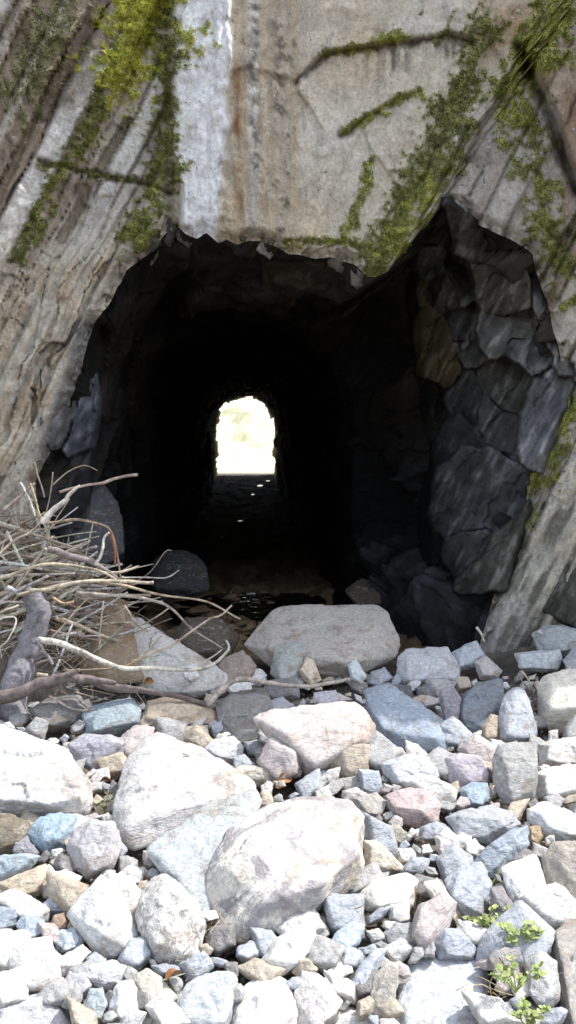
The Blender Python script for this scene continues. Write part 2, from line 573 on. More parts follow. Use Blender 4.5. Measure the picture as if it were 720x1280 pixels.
    d = d - .055 * sstep(0, 5, up - Y + 3 * n_mid) * sstep(372, 400, X) * (1 - sstep(580, 600, X))
    up2 = np.interp(X, [425, 460, 500, 524], [170, 145, 122, 115])
    d = d - .04 * sstep(0, 4, up2 - Y + 3 * n_mid) * np.exp(-np.clip(up2 - Y, 0, None) / 40) * sstep(420, 440, X) * (1 - sstep(510, 526, X))
    d = d - .030 * n_str * sstep(600, 660, X) * sstep(480, 560, Y)
    for pts, w, dp in (([(122, 78), (86, 140), (40, 232), (-20, 345)], 15, .05), ([(178, 205), (132, 280), (88, 350), (60, 420)], 10, .03), ([(160, 150), (120, 215), (75, 300)], 6, -.05), ([(70, 60), (30, 150), (-10, 250)], 13, -.03)):
        dd, _ = polydist(X + 4 * n_mid, Y + 6 * n_lo, pts)
        d = d - dp * (1 - sstep(w * .9, w * 1.1, dd))
    d = d - .045 * n_lo * (1 - .6 * Cm - .35 * Lm) - .022 * n_mid * (1 - .5 * Cm - .5 * Lm) - .010 * n_hi
    cf_, _, ce_ = facets(np.stack([(X + 30 * n_lo).ravel() / 110, (Y + 40 * n_lo).ravel() / 150, 0 * X.ravel()], -1), 88, .6)
    d = d - .030 * cf_.reshape(sh) * Cm * (1 - pil)
    return d, dict(st=st, sc=sc, n_lo=n_lo, n_mid=n_mid, n_hi=n_hi, n_str=n_str, Lm=Lm, Rm=Rm, Cm=Cm, pil=pil, thin=thin, rid=rid, fe=fe_, nv=nv, s=s, seam=seam, crk=crk, LL=LL, gr=gr_, groove=groove, cr=cr)


D, Q = cliff_depth(PX, PY)
MM, MB = moss_mask(PX, PY)
lf, _, _ = facets(np.stack([PX.ravel() / 17, PY.ravel() / 17, 0 * PX.ravel()], -1), 55, .5)
lipn = 1 + .4 * lf.reshape(PX.shape) + .9 * Q['n_mid'] + .6 * Q['n_hi']
D = D + .11 * (1 - sstep(0, 20, (R - r_in[:, None]))) * np.clip(lipn, .1, 2.2)
D = D - .022 * MM * (1 + .8 * Q['n_hi'])


def srgb(r, g, b_):
    return np.array([((v / 255) / 12.92 if v / 255 <= .04045 else ((v / 255 + .055) / 1.055) ** 2.4) for v in (r, g, b_)])


def blend(C, m, c):
    m = np.clip(m, 0, 1)[..., None]
    return C * (1 - m) + np.asarray(c) * m


X, Y = PX, PY
C = np.zeros(X.shape + (3,)) + np.array([.43, .40, .35])
C = C * (1 + .16 * Q['n_lo'][..., None] + .14 * Q['n_mid'][..., None])
# centre wall: pale grey with bluish and ochre washes
C = blend(C, Q['Cm'] * sstep(.05, .5, Q['n_lo']) * .5, (.42, .43, .43))
C = blend(C, Q['Cm'] * sstep(.05, .5, -Q['n_lo']) * .6, (.46, .385, .285))
# strata colouring
cs = Q['sc']
side = np.clip(Q['Lm'] + Q['Rm'], 0, 1)
C = blend(C, side * .85, (.35, .325, .30))
C = blend(C, side * (cs < .30) * .85, (.20, .16, .125))
C = blend(C, side * (cs > .62) * (cs < .8) * .8, (.44, .45, .465))
C = blend(C, side * (cs >= .8) * .7, (.23, .19, .165))
for pts, w, cc_, a_ in (([(122, 78), (86, 140), (40, 232), (-20, 345)], 15, (.50, .51, .525), .85), ([(178, 205), (132, 280), (88, 350), (60, 420)], 10, (.44, .44, .44), .7),
                        ([(20, -40), (-20, 60)], 22, (.42, .40, .41), .6), ([(70, 60), (30, 150), (-10, 250)], 13, (.17, .13, .10), .85), ([(110, -30), (84, 40), (60, 90)], 14, (.15, .12, .075), .75),
                        ([(160, 150), (120, 215), (75, 300)], 6, (.14, .115, .08), .7), ([(205, 215), (170, 290), (120, 360)], 8, (.20, .165, .125), .6)):
    dd, _ = polydist(X + 4 * Q['n_mid'], Y + 6 * Q['n_lo'], pts)
    C = blend(C, (1 - sstep(w * .8, w * 1.15, dd + 2.5 * Q['n_hi'])) * a_ * sstep(-.9, .1, Q['n_mid'] + .3), cc_)
C = C * (1 + side[..., None] * .22 * Q['n_str'][..., None]) * (1 + side[..., None] * (.20 * (Q['fe'] - .5))[..., None])
C = blend(C, Q['Lm'] * sstep(-.1, .5, Q['n_str'] + .8 * Q['n_lo']) * sstep(260, 380, Y) * .6, (.33, .275, .21))
C = blend(C, (Q['Lm'] * sstep(150, 330, Y) + .5 * Q['Rm']) * Q['crk'] * .6, (.10, .085, .07))
C = blend(C, side * Q['seam'] * .75, (.085, .075, .065))
C = blend(C, Q['Lm'] * sstep(.0, .4, Q['n_lo'] + .5 * Q['n_mid']) * (1 - sstep(120, 260, Y)) * .75, (.12, .098, .07))
C = blend(C, Q['LL'] * .6, (.36, .335, .285))
C = C * (1 + (Q['LL'] * .30 * Q['n_str'])[..., None])
C = C * (1 + (Q['LL'] * .16 * (Q['gr'] - .5))[..., None])
C = blend(C, Q['LL'] * sstep(.12, .45, Q['n_mid'] + .5 * Q['n_str']) * .55, (.27, .20, .135))
C = blend(C, Q['LL'] * sstep(.15, .5, -Q['n_mid'] + .4 * Q['n_lo']) * .5, (.42, .42, .40))
C = blend(C, Q['LL'] * Q['crk'] * .7, (.09, .075, .06))
# quartz rib
C = blend(C, Q['pil'] * .96, (.84, .845, .85))
C = blend(C, Q['pil'] * sstep(.15, .6, Q['nv']) * .55, (.50, .49, .47))
C = blend(C, Q['pil'] * sstep(.25, .55, Q['n_mid']) * .35, (.45, .40, .34))
# thin beds: rust, ochre, grey stripes
C = blend(C, Q['thin'] * .85, (.385, .33, .255))
C = blend(C, np.exp(-((X - 299 + 9 * Q['n_mid'] + 6 * Q['n_lo']) / (6 + 5 * Q['n_lo'])) ** 2) * sstep(-.45, .1, Q['n_mid']) * sstep(60, 110, Y) * (1 - sstep(230, 290, Y)) * .85, (.29, .15, .08))
C = blend(C, np.exp(-((X - 316 + 4 * Q['n_mid']) / 8) ** 2) * .7, (.36, .37, .38))
C = blend(C, np.exp(-((X - 352 + 4 * Q['n_mid']) / 11) ** 2) * .5, (.30, .29, .275))
dk = sstep(.10, .22, 1.1 * Q['n_hi'] + .55 * Q['n_mid'] + .3 * Q['n_lo'])
C = blend(C, np.exp(-((X - 318 + 12 * Q['n_mid']) / 7) ** 2) * dk * (Y < 215) * .7, (.06, .055, .055))
C = blend(C, np.exp(-((X - 354 + 16 * Q['n_mid']) / 11) ** 2) * dk * .75, (.045, .04, .03))
C = blend(C, np.exp(-((X - 318) / 7) ** 2) * sstep(.2, .5, -Q['n_hi']) * (Y < 180) * .8, (.68, .69, .70))
# dark seep drips under the ledges
for x0, x1, y0, y1 in ((440, 520, 62, 115), (560, 640, 175, 262), (470, 600, 48, 100)):
    col_n = fbm(np.stack([X.ravel() / 6, Y.ravel() / 120, 0 * X.ravel() + x0], -1), 3, 81).reshape(X.shape)
    mk = sstep(x0, x0 + 15, X) * sstep(0, 15, x1 - X) * sstep(y0 - 4, y0 + 6, Y) * (1 - sstep(.1, 1, (Y - y0) / (y1 - y0) + .5 * Q['n_mid']))
    C = blend(C, mk * sstep(-.05, .35, col_n) * .75, (.075, .065, .06))
for pts, w, a_ in (([(372, 105), (405, 68), (440, 62), (520, 52), (560, 44), (590, 52)], 4, .8), ([(425, 170), (460, 145), (500, 122)], 4, .8), ([(48, 203), (85, 211), (128, 219), (168, 227), (215, 240)], 3.5, .8),
                   ([(360, 302), (440, 305), (480, 318)], 4, .6), ([(545, 230), (520, 270)], 4, .4)):
    dd, _ = polydist(X + 5 * Q['n_mid'], Y + 5 * Q['n_hi'], pts)
    C = blend(C, np.exp(-(dd / w) ** 2) * a_, (.06, .05, .035))
C = blend(C, np.exp(-((Q['cr'] + 3 * Q['n_hi']) / 5) ** 2) * .8, (.04, .035, .03))
# brown block top right, blue-grey face below the ridge
C = blend(C, sstep(2, 12, side_of(X, Y, CRACK)) * (Y > 50) * (Y < 300) * .6, (.24, .17, .125))
C = blend(C, np.exp(-(((X - 640) / 34) ** 2 + ((Y - 35) / 40) ** 2)) * .7, (.26, .16, .10))
C = blend(C, sstep(4, 30, Q['rid']) * (Y > 120) * (Y < 330) * (X < 700) * .55, (.34, .34, .345))
C = blend(C, np.exp(-((Q['rid'] - 1) / 5) ** 2) * (Y < 320) * .45, (.50, .48, .43))
# right flank below the mouth edge: streaky grey-green
fl = sstep(600, 660, X) * sstep(480, 560, Y)
C = blend(C, fl * .6, (.29, .285, .255))
C = blend(C, fl * sstep(.02, .25, Q['n_str'] + .5 * Q['n_hi']) * .8, (.46, .44, .39))
C = blend(C, fl * sstep(.02, .28, -Q['n_str'] + .4 * Q['n_mid']) * .75, (.13, .13, .11))
C = blend(C, fl * sstep(.15, .4, Q['n_lo'] + .3 * Q['n_str']) * .5, (.20, .21, .13))
# blue-black inner edge at the left of the mouth
dd, _ = polydist(X, Y, [(110, 420), (92, 500), (66, 570)])
C = blend(C, (1 - sstep(12, 30, dd + 6 * Q['n_mid'])) * .8, (.12, .125, .14))
lip = np.clip((R - r_in[:, None]) / 10, 0, 1)
C = blend(C, (1 - lip) * (PY < 345) * (PX > 215) * (PX < 520) * .35, (.45, .42, .38))
# moss stain below the tufts
MBc = np.clip(MB, 0, 1)[..., None] ** 1.6
C = C * (1 - (sstep(.03, .7, MM) * .9)[..., None]) + (np.array([.085, .095, .035]) * (1 - MBc) + np.array([.36, .37, .045]) * MBc) * (1 + .8 * Q['n_hi'][..., None]) * (sstep(.03, .7, MM) * .9)[..., None]
C = C * np.array([1.50, 1.43, 1.31])
C = np.clip(C, .02, .88)

CV = P(PX, PY, D)
# crest of the cliff: above it the surface turns back into the hillside
xs_ = CV[..., 0]
HT = 4.32 + .08 * np.sin(xs_ * 2.1) - 2.2 * sstep(2.55, 3.2, xs_)  # unseen crest height and right-hand drop shaped to let sun reach the rubble
ex = np.clip(CV[..., 2] - HT, 0, None)
CV[..., 2] = np.where(ex > 0, HT + .12 * ex, CV[..., 2])
CV[..., 1] = CV[..., 1] + 1.5 * ex
CVf = CV.reshape(-1, 3)
i_, k_ = np.meshgrid(np.arange(NA), np.arange(KR - 1), indexing='ij')
i2 = (i_ + 1) % NA
cf = np.stack([i_ * KR + k_, i_ * KR + k_ + 1, i2 * KR + k_ + 1, i2 * KR + k_], -1).reshape(-1, 4)
cliff = mesh_obj("cliff", CVf, cf[:, ::-1], M_CLIFF, col=C.reshape(-1, 3))
tag(cliff, "mossy grey rock cliff with slanting slabs and a white quartz rib around the mine mouth", None, None, "structure")

# hill over the tunnel
hx = np.linspace(-14, 14, 50); hy = np.linspace(6.2, 25.95, 50)
HX, HY = np.meshgrid(hx, hy)
HZ = np.interp(HX, [-14, -4, 2.4, 3.3, 14], [4.6, 4.45, 4.45, 2.9, 2.6]) + .05 * (HY - 6) - .2
hv = np.stack([HX.ravel(), HY.ravel(), HZ.ravel()], -1)
hv[:, 2] += .12 * fbm(hv * 1.2, 3, 9)
a = (np.meshgrid(np.arange(49), np.arange(49))[1] * 50 + np.meshgrid(np.arange(49), np.arange(49))[0]).ravel()
hill = mesh_obj("hill", hv, np.stack([a, a + 1, a + 51, a + 50], -1), M_GROUND, col=np.zeros((len(hv), 3)) + np.array([.10, .12, .05]))
tag(hill, "grassy hillside above the cliff", None, None, "structure")

_ico = {}


def ico(sub):
    if sub not in _ico:
        bm = bmesh.new(); bmesh.ops.create_icosphere(bm, subdivisions=sub, radius=1)
        v = np.array([x.co[:] for x in bm.verts]); f = np.array([[q.index for q in p.verts] for p in bm.faces])
        bm.free(); v /= np.linalg.norm(v, axis=1, keepdims=True)
        _ico[sub] = (v, f)
    return _ico[sub]


def hull_planes(pts):
    bm = bmesh.new()
    for p in pts: bm.verts.new(p)
    r = bmesh.ops.convex_hull(bm, input=bm.verts)
    bmesh.ops.recalc_face_normals(bm, faces=bm.faces)
    pl = []
    c = np.mean(pts, 0)
    for f in bm.faces:
        n = np.array(f.normal); d = n @ (np.array(f.verts[0].co) - c)
        if f.calc_area() < 1e-9: continue
        if d < 0: n, d = -n, -d
        pl.append((n, max(d, 1e-4), f.calc_area()))
    bm.free()
    # merge planes that are nearly the same
    out = []
    for n, d, a_ in sorted(pl, key=lambda q: -q[2]):
        if any(n @ m_ > .985 and abs(d - e_) < .03 * max(e_, .02) for m_, e_ in out): continue
        out.append((n, d))
    return c, np.array([o[0] for o in out]), np.array([o[1] for o in out])


# ------------------------------------------------------------------ tunnel
def section(y):
    """half width, floor, crown of the drift at depth y"""
    return .97 - .0025 * (y - 7), -.45, 2.38


def ring(y, seedoff=0):
    hw, z0, z1 = section(y)
    zc = 1.05
    dx, dz = dirs[:, 0], -dirs[:, 1]
    n = 3.2
    hz = np.where(dz > 0, z1 - zc, zc - z0)
    e = np.where(dz > 0, 2.7, 6.0)
    r = (np.abs(dx / hw) ** e + np.abs(dz / hz) ** e) ** (-1 / e)
    return np.stack([axis_x(y) + dx * r, np.full(NA, y), zc + dz * r], -1)


A0 = CV[:, 0, :]
T0 = ring(7.4)
ST = 70
ker = np.hanning(61); ker /= ker.sum()
A0s = np.stack([np.convolve(np.concatenate([A0[-30:, c_], A0[:, c_], A0[:30, c_]]), ker, mode='valid') for c_ in range(3)], -1)
A0j = A0
rows = []
for k in range(ST + 1):
    t = k / ST
    A0 = A0j + (A0s - A0j) * float(sstep(0, .07, np.array(t)))
    e = (t ** (.85 + 2.2 * sstep(.2, 1.0, A0[:, 0]) * sstep(.2, .8, A0[:, 2])))[:, None]
    lat = A0 + (T0 - A0) * e
    yy = A0[:, 1] + (T0[:, 1] - A0[:, 1]) * t
    p = lat.copy(); p[:, 1] = yy
    rows.append(p)
ys = list(np.concatenate([7.4 + np.cumsum(np.linspace(.06, .30, 90))]))
ys = [y for y in ys if y < 26.0] + [26.0]
for y in ys: rows.append(ring(y))
TV = np.stack(rows, 0)
NR = len(rows)
tpar = np.concatenate([np.linspace(0, 1, ST + 1), np.ones(NR - ST - 1)])
flat = TV.reshape(-1, 3)
inward = np.stack([axis_x(flat[:, 1]) - flat[:, 0], 0 * flat[:, 0], 1.0 - flat[:, 2]], -1)
inward /= np.linalg.norm(inward, axis=1, keepdims=True) + 1e-6
inward[:, 1] = -.35
tp = np.repeat(tpar, NA)
rightside = sstep(.3, 1.0, flat[:, 0]) * (1 - sstep(.85, 1, tp))
att = sstep(0, .10, tp)
rotm = np.array([[.89, 0, -.45], [.1, 1, .1], [.45, 0, .89]])
qf = flat @ rotm.T
qw = qf + .10 * np.stack([fbm(flat * 2.2 + 5 * k, 3, 200 + k) for k in range(3)], -1)
f1, fr1, fe1 = facets(qw * np.array([2.5, 1.5, 2.0]) + 3.3, 91, .42)
f2, fr2, fe2 = facets(qw * np.array([6.0, 3.6, 5.0]), 95, .40)
nb = fbm(qf * np.array([7, 7, 4]), 4, 97)
amp = .055 + .05 * rightside
disp = att * (f1 * amp + f2 * (.022 + .012 * rightside) + nb * .03 - .03 * (1 - sstep(0, .10, fe1)) * (.4 + rightside))
flat2 = flat + inward * disp[:, None]
flat2[:, 1] = np.where(tp >= 1, flat[:, 1], flat2[:, 1])
tc = np.zeros((len(flat), 3)) + np.array([.062, .058, .053])
tc = tc * (.55 + .9 * fr1[:, None]) * (.75 + .5 * fr2[:, None]) * (1 + .5 * nb[:, None])
tan_m = ((fr1 > .72) & (flat[:, 2] > 1.5)).astype(float) * .35
tc = tc * (1 - tan_m[:, None]) + np.array([.115, .088, .050]) * (.8 + .4 * fr2[:, None]) * tan_m[:, None]
blue = (1 - sstep(.7, 1.3, flat[:, 2])) * (.7) * (1 - sstep(.8, 1, tp))
tc = tc * (1 - blue[:, None]) + np.array([.095, .10, .112]) * (.5 + 1.0 * fr2[:, None]) * (1 + .9 * nb[:, None]) * blue[:, None]
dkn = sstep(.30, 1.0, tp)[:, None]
tc = tc * (1 - .45 * sstep(1.5, 2.1, flat[:, 2]))[:, None]  # roof shade put into the colour
tc = tc * (1 - .72 * dkn) * (1 - .62 * sstep(-.1, .5, flat[:, 0]) * (1 - sstep(1.5, 2.1, flat[:, 2])))[:, None]  # depth and right-wall shade put into the colour
fin = sstep(23.5, 26, flat[:, 1])[:, None]
tc = tc * (1 - fin) + np.array([.42, .27, .11]) * fin  # daylight on the far rim painted in as gold
leftedge = (sstep(-.9, -1.2, flat[:, 0]) * (1 - sstep(.0, .25, tp)))[:, None]
tc = tc * (1 - .6 * sstep(-.5, -1.0, flat[:, 0]))[:, None]  # left inner wall painted darker, as if in shade
k_, i_ = np.meshgrid(np.arange(NR - 1), np.arange(NA), indexing='ij')
i2 = (i_ + 1) % NA
tf = np.stack([k_ * NA + i_, k_ * NA + i2, (k_ + 1) * NA + i2, (k_ + 1) * NA + i_], -1).reshape(-1, 4)
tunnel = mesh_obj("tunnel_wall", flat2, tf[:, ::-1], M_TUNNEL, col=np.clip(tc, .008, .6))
tag(tunnel, "dark hewn rock walls and roof of the mine tunnel", None, None, "structure")

# broken blocks that stand out of the walls at the mouth
BLK = [  # outline, depth, sideways slope, upward slope, bulge, rock colour with lit and shaded tones painted in
    ([(556, 258), (600, 281), (652, 311), (648, 330), (600, 334), (582, 322), (564, 296)], 5.42, -.3, -.9, .08, (.075, .068, .062)),
    ([(588, 326), (652, 322), (668, 348), (662, 386), (634, 399), (612, 390), (594, 362)], 5.50, -.5, .3, .10, (.115, .108, .088)),
    ([(592, 412), (600, 396), (626, 394), (662, 388), (680, 412), (660, 426), (640, 421), (620, 436), (602, 427)], 5.50, -.5, .7, .15, (.19, .175, .155)),
    ([(658, 322), (670, 345), (690, 402), (706, 468), (698, 476), (681, 430), (667, 382)], 5.26, -.8, 0, .05, (.20, .19, .175)),
    ([(640, 427), (676, 418), (696, 446), (690, 463), (664, 468), (642, 452)], 5.36, -.5, .4, .15, (.155, .155, .155)),
    ([(512, 420), (520, 402), (536, 386), (547, 400), (561, 440), (576, 456), (562, 481), (544, 472), (524, 455)], 6.05, -.5, .2, .10, (.17, .13, .075)),
    ([(514, 330), (528, 306), (545, 310), (550, 338), (532, 348)], 5.85, -.3, .3, .2, (.15, .155, .145)),
    ([(540, 356), (556, 346), (572, 362), (566, 384), (548, 384)], 5.95, -.3, .3, .25, (.10, .09, .08)),
    ([(564, 330), (582, 330), (592, 360), (582, 384), (570, 364)], 5.9, -.3, .3, .25, (.085, .08, .075)),
    ([(528, 352), (540, 362), (540, 382), (526, 378), (520, 364)], 6.05, -.3, .3, .25, (.13, .105, .075)),
    ([(566, 392), (590, 386), (598, 410), (590, 430), (572, 424)], 5.95, -.3, .3, .25, (.09, .085, .082)),
    ([(570, 432), (584, 428), (592, 446), (580, 456)], 5.9, -.3, .3, .25, (.14, .135, .13)),
    ([(660, 482), (690, 456), (708, 478), (711, 494), (690, 530), (666, 566), (646, 560), (650, 520)], 5.24, -.5, .35, .07, (.20, .203, .21)),
    ([(606, 470), (648, 452), (664, 478), (652, 512), (630, 514), (612, 500)], 5.62, -.4, .2, .12, (.095, .092, .082)),
    ([(598, 512), (612, 492), (632, 516), (650, 522), (642, 562), (620, 556), (604, 536)], 5.66, -.6, .2, .14, (.125, .125, .13)),
    ([(535, 648), (546, 602), (562, 570), (582, 552), (620, 566), (654, 616), (650, 640), (626, 654), (590, 664), (544, 662)], 5.62, -.5, .3, .16, (.125, .128, .138)),
    ([(548, 692), (574, 666), (608, 662), (602, 690), (572, 716), (554, 706)], 5.72, -.5, .3, .18, (.11, .108, .11)),
    ([(558, 742), (600, 700), (640, 652), (660, 630), (657, 660), (640, 700), (602, 740), (576, 746)], 5.30, -.8, .3, .10, (.15, .145, .125)),
    ([(544, 572), (560, 522), (580, 508), (602, 560), (578, 556), (560, 574)], 5.95, -.4, .2, .12, (.085, .083, .085)),
    ([(556, 500), (584, 470), (600, 500), (590, 530), (566, 520)], 5.98, -.4, .2, .15, (.075, .073, .073)),
    ([(98, 446), (111, 422), (110, 470), (84, 546), (64, 566), (74, 520)], 5.26, .6, .1, .06, (.15, .148, .15)),
    ([(112, 426), (124, 470), (131, 505), (120, 560), (82, 574), (92, 520)], 5.38, .9, .1, .08, (.105, .115, .135)),
    ([(128, 400), (150, 366), (162, 372), (150, 420), (134, 440)], 5.5, .9, -.2, .1, (.11, .095, .075)),
    ([(168, 345), (200, 318), (218, 330), (196, 360), (170, 372)], 5.6, .4, -.6, .1, (.08, .07, .06)),
]
BLK += [  # near-black facets, the tunnel's darkness painted in
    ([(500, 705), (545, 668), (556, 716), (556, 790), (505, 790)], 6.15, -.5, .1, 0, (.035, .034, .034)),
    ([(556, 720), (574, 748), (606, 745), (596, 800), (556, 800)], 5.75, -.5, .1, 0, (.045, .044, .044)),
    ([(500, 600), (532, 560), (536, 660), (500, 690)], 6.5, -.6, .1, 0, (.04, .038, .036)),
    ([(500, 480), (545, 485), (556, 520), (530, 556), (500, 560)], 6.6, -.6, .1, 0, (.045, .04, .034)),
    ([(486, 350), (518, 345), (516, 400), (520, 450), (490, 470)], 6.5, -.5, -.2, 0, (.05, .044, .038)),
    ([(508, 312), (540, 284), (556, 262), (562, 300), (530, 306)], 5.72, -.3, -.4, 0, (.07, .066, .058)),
]


def recess(x0, x1, y0, y1, polys, fade_to, step, seed):
    xs = np.arange(x0, x1 + .1, step); ys_ = np.arange(y0, y1 + .1, step)
    GXX, GYY = np.meshgrid(xs, ys_)
    q = np.stack([GXX.ravel(), GYY.ravel(), 0 * GXX.ravel()], -1)
    wn1 = fbm(q / 14, 3, seed).reshape(GXX.shape); wn2 = fbm(q / 14 + 40, 3, seed + 1).reshape(GXX.shape)
    A_, B_2 = GXX + 2.2 * wn1, GYY + 2.2 * wn2
    dist = []; deps = []
    for (po, d_, sl, kk, hh, cc) in polys:
        po = np.array(po, float); c = po.mean(0)
        n_ = len(po); ins_ = np.zeros(A_.shape, bool); dm = np.full(A_.shape, 1e9)
        for a_ in range(n_):
            p0, p1 = po[a_], po[(a_ + 1) % n_]
            e_ = p1 - p0
            t_ = np.clip(((A_ - p0[0]) * e_[0] + (B_2 - p0[1]) * e_[1]) / (e_ @ e_ + 1e-9), 0, 1)
            dm = np.minimum(dm, np.hypot(A_ - p0[0] - t_ * e_[0], B_2 - p0[1] - t_ * e_[1]))
            cr_ = ((p0[1] > B_2) != (p1[1] > B_2)) & (A_ < (p1[0] - p0[0]) * (B_2 - p0[1]) / (p1[1] - p0[1] + 1e-9) + p0[0])
            ins_ ^= cr_
        dist.append(np.where(ins_, -dm, dm))
        rj = np.random.RandomState(int(abs(c[0] * 7 + c[1])) % 9999).uniform(-.75, .75, 2); sl = sl + rj[0]; kk = kk + rj[1]
        deps.append(d_ + (sl * (A_ - c[0]) + kk * (c[1] - B_2)) / F * d_)
    dist = np.array(dist); deps = np.array(deps)
    wgt = np.exp(-(dist - dist.min(0)) / 1.0); wgt /= wgt.sum(0)
    dep = (wgt * deps).sum(0)
    srt = np.sort(dist, 0); border = srt[1] - srt[0]
    cc = np.array([p_[5] for p_ in polys]) * .64
    colr = np.einsum('kij,kc->ijc', wgt, cc)
    s_ = .89 * GXX + .45 * GYY; t_ = -.45 * GXX + .89 * GYY
    fv1, fr1_, fe1_ = facets(np.stack([(s_ + 8 * wn1).ravel() / 26, t_.ravel() / 95, 0 * s_.ravel()], -1), seed + 5, .5)
    fv1, fr1_, fe1_ = [u.reshape(GXX.shape) for u in (fv1, fr1_, fe1_)]
    n1_ = fbm(q / 20, 4, seed + 9).reshape(GXX.shape); n2_ = fbm(np.stack([s_.ravel() / 5, t_.ravel() / 26, 0 * s_.ravel()], -1), 4, seed + 10).reshape(GXX.shape)
    crack = (1 - sstep(.3, 3.2 + 2.5 * wn2, border)) * sstep(-.12, .28, n1_ + .7 * wn1)
    dep = dep + .06 * crack - .030 * fv1 - .02 * n1_ - .012 * n2_
    colr = colr * (1 - .7 * crack[..., None]) * (.86 + .28 * fr1_[..., None]) * (1 + .55 * n2_[..., None]) * (1 + .5 * n1_[..., None])
    pl = sstep(.18, .45, n2_ + .4 * n1_)[..., None] * .45
    colr = colr * (1 - pl) + (colr * 2.1 + .02) * pl
    dep = dep + fade_to(GXX, GYY)
    if seed == 700: colr = colr * (.42 + .58 * sstep(535, 610, GXX + .0 * GYY))[..., None] * (1 - .5 * sstep(660, 740, GYY) * (1 - sstep(590, 640, GXX)))[..., None]  # shade painted in: darker towards the tunnel and at lower left
    v_ = P(GXX, GYY, dep).reshape(-1, 3)
    ny_, nx_ = GXX.shape
    a_ = (np.arange(ny_ - 1)[:, None] * nx_ + np.arange(nx_ - 1)[None]).ravel()
    return v_, np.stack([a_, a_ + nx_, a_ + nx_ + 1, a_ + 1], -1), np.clip(colr.reshape(-1, 3), .01, .6)


def chip_geo(c, size, seed):
    r_ = np.random.RandomState(seed)
    nn = r_.normal(size=(9, 3)); nn /= np.linalg.norm(nn, axis=1, keepdims=True)
    nn = np.vstack([nn, np.eye(3), -np.eye(3)])
    dd_ = np.concatenate([r_.uniform(.55, .95, 9), r_.uniform(.7, 1.0, 6)])
    v, f = ico(4)
    rr_ = (np.clip((v @ nn.T) / dd_, 0, None) ** 150).sum(1) ** (-1 / 150)
    p = v * rr_[:, None] * np.array([.75, 1.0, 1.0]) * size * r_.uniform(.7, 1.3, 3)
    a_ = math.radians(27) + r_.normal() * .35
    M_ = np.array(Matrix.Rotation(a_, 3, 'Y') @ Matrix.Rotation(r_.normal() * .4, 3, 'X') @ Matrix.Rotation(r_.uniform(-.6, .6), 3, 'Z'))
    p = p @ M_.T
    p = p + (p / size) * fbm(p / size * 2 + seed, 3, seed)[:, None] * .12 * size
    return p + c, f


rl = np.random.RandomState(31)
cvs, cfs, ccs = [], [], []
lipi = [i for i in range(NA) if (PY[i, 0] < 352 and 175 < PX[i, 0] < 560)]
for q in range(22):
    i = lipi[rl.randint(len(lipi))]
    k_r = rl.randint(0, 4)
    c_ = CV[i, k_r] + np.array([rl.normal() * .015, rl.uniform(.05, .20), rl.uniform(.055, .10)])
    v_, f_ = chip_geo(c_, rl.choice([.035, .05, .07, .10, .13]), 900 + q)
    cfs.append(f_ + sum(len(u) for u in cvs)); cvs.append(v_)
    base_ = np.array([.40, .375, .335]) * rl.uniform(.25, .8)
    ccs.append(np.repeat(base_[None], len(v_), 0) * (1 + .3 * fbm(v_ * 40, 3, q))[:, None])
lipo = mesh_obj("cliff_edge", np.vstack(cvs), np.vstack(cfs), M_CLIFF, col=np.clip(np.vstack(ccs), .02, .85))
tag(lipo, "broken rock edge along the top of the mine mouth", None, None, "structure")


def fade_right(x, y):
    left = np.interp(y, [250, 300, 350, 480, 560, 640, 700, 800], [538, 505, 500, 512, 528, 522, 520, 520])
    lf_ = np.clip((left + 22 - x) / 30, 0, 2)
    outx = np.interp(y, [250, 262, 290, 318, 345, 376, 432, 482, 512, 596, 640, 742, 800], [552, 572, 622, 666, 672, 684, 700, 714, 700, 658, 656, 618, 604])
    rf = np.clip((x - outx - 3) / 8, 0, 3)
    return .9 * lf_ ** 1.6 + .10 * rf


def fade_left(x, y):
    return 1.2 * np.clip((x - np.interp(y, [400, 420, 500, 560, 660], [112, 118, 124, 112, 112])) / 14, 0, 2) ** 1.5


RB = [b_ for b_ in BLK if np.mean([p_[0] for p_ in b_[0]]) > 400]
LBK = [b_ for b_ in BLK if np.mean([p_[0] for p_ in b_[0]]) < 400] + [([(58, 566), (84, 574), (116, 562), (120, 640), (70, 650)], 5.44, .6, .1, 0, (.05, .05, .052))]
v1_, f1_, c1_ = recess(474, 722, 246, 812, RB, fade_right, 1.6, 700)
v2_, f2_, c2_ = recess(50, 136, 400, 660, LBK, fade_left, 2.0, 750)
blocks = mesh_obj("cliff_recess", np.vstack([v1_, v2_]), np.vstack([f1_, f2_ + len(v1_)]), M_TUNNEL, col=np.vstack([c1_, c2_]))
tag(blocks, "fractured dark bedrock in the recess on both sides of the mine mouth", None, None, "structure")

# puddles on the tunnel floor
def puddle(cx, cy, rx, ry, z, seed):
    n = 40
    t = np.linspace(0, 2 * math.pi, n, endpoint=False)
    rr = 1 + .35 * fbm(np.stack([np.cos(t) * 1.7 + seed, np.sin(t) * 1.7, 0 * t], -1), 3, seed)
    v = np.stack([cx + rx * rr * np.cos(t), cy + ry * rr * np.sin(t), 0 * t + z], -1)
    v = np.vstack([v, [[cx, cy, z]]])
    f = [(k, (k + 1) % n, n) for k in range(n)]
    o = mesh_obj("water", v, f, M_WATER, loc=(cx, cy, z))
    return tag(o, None, None, None, "structure")


def floor_pt(px, py, z):
    v = (py - 640) / F
    ry = math.cos(TH) - v * math.sin(TH); rz = -math.sin(TH) - v * math.cos(TH)
    d = (z - CAMZ) / (rz / ry)
    return P(px, py, d)


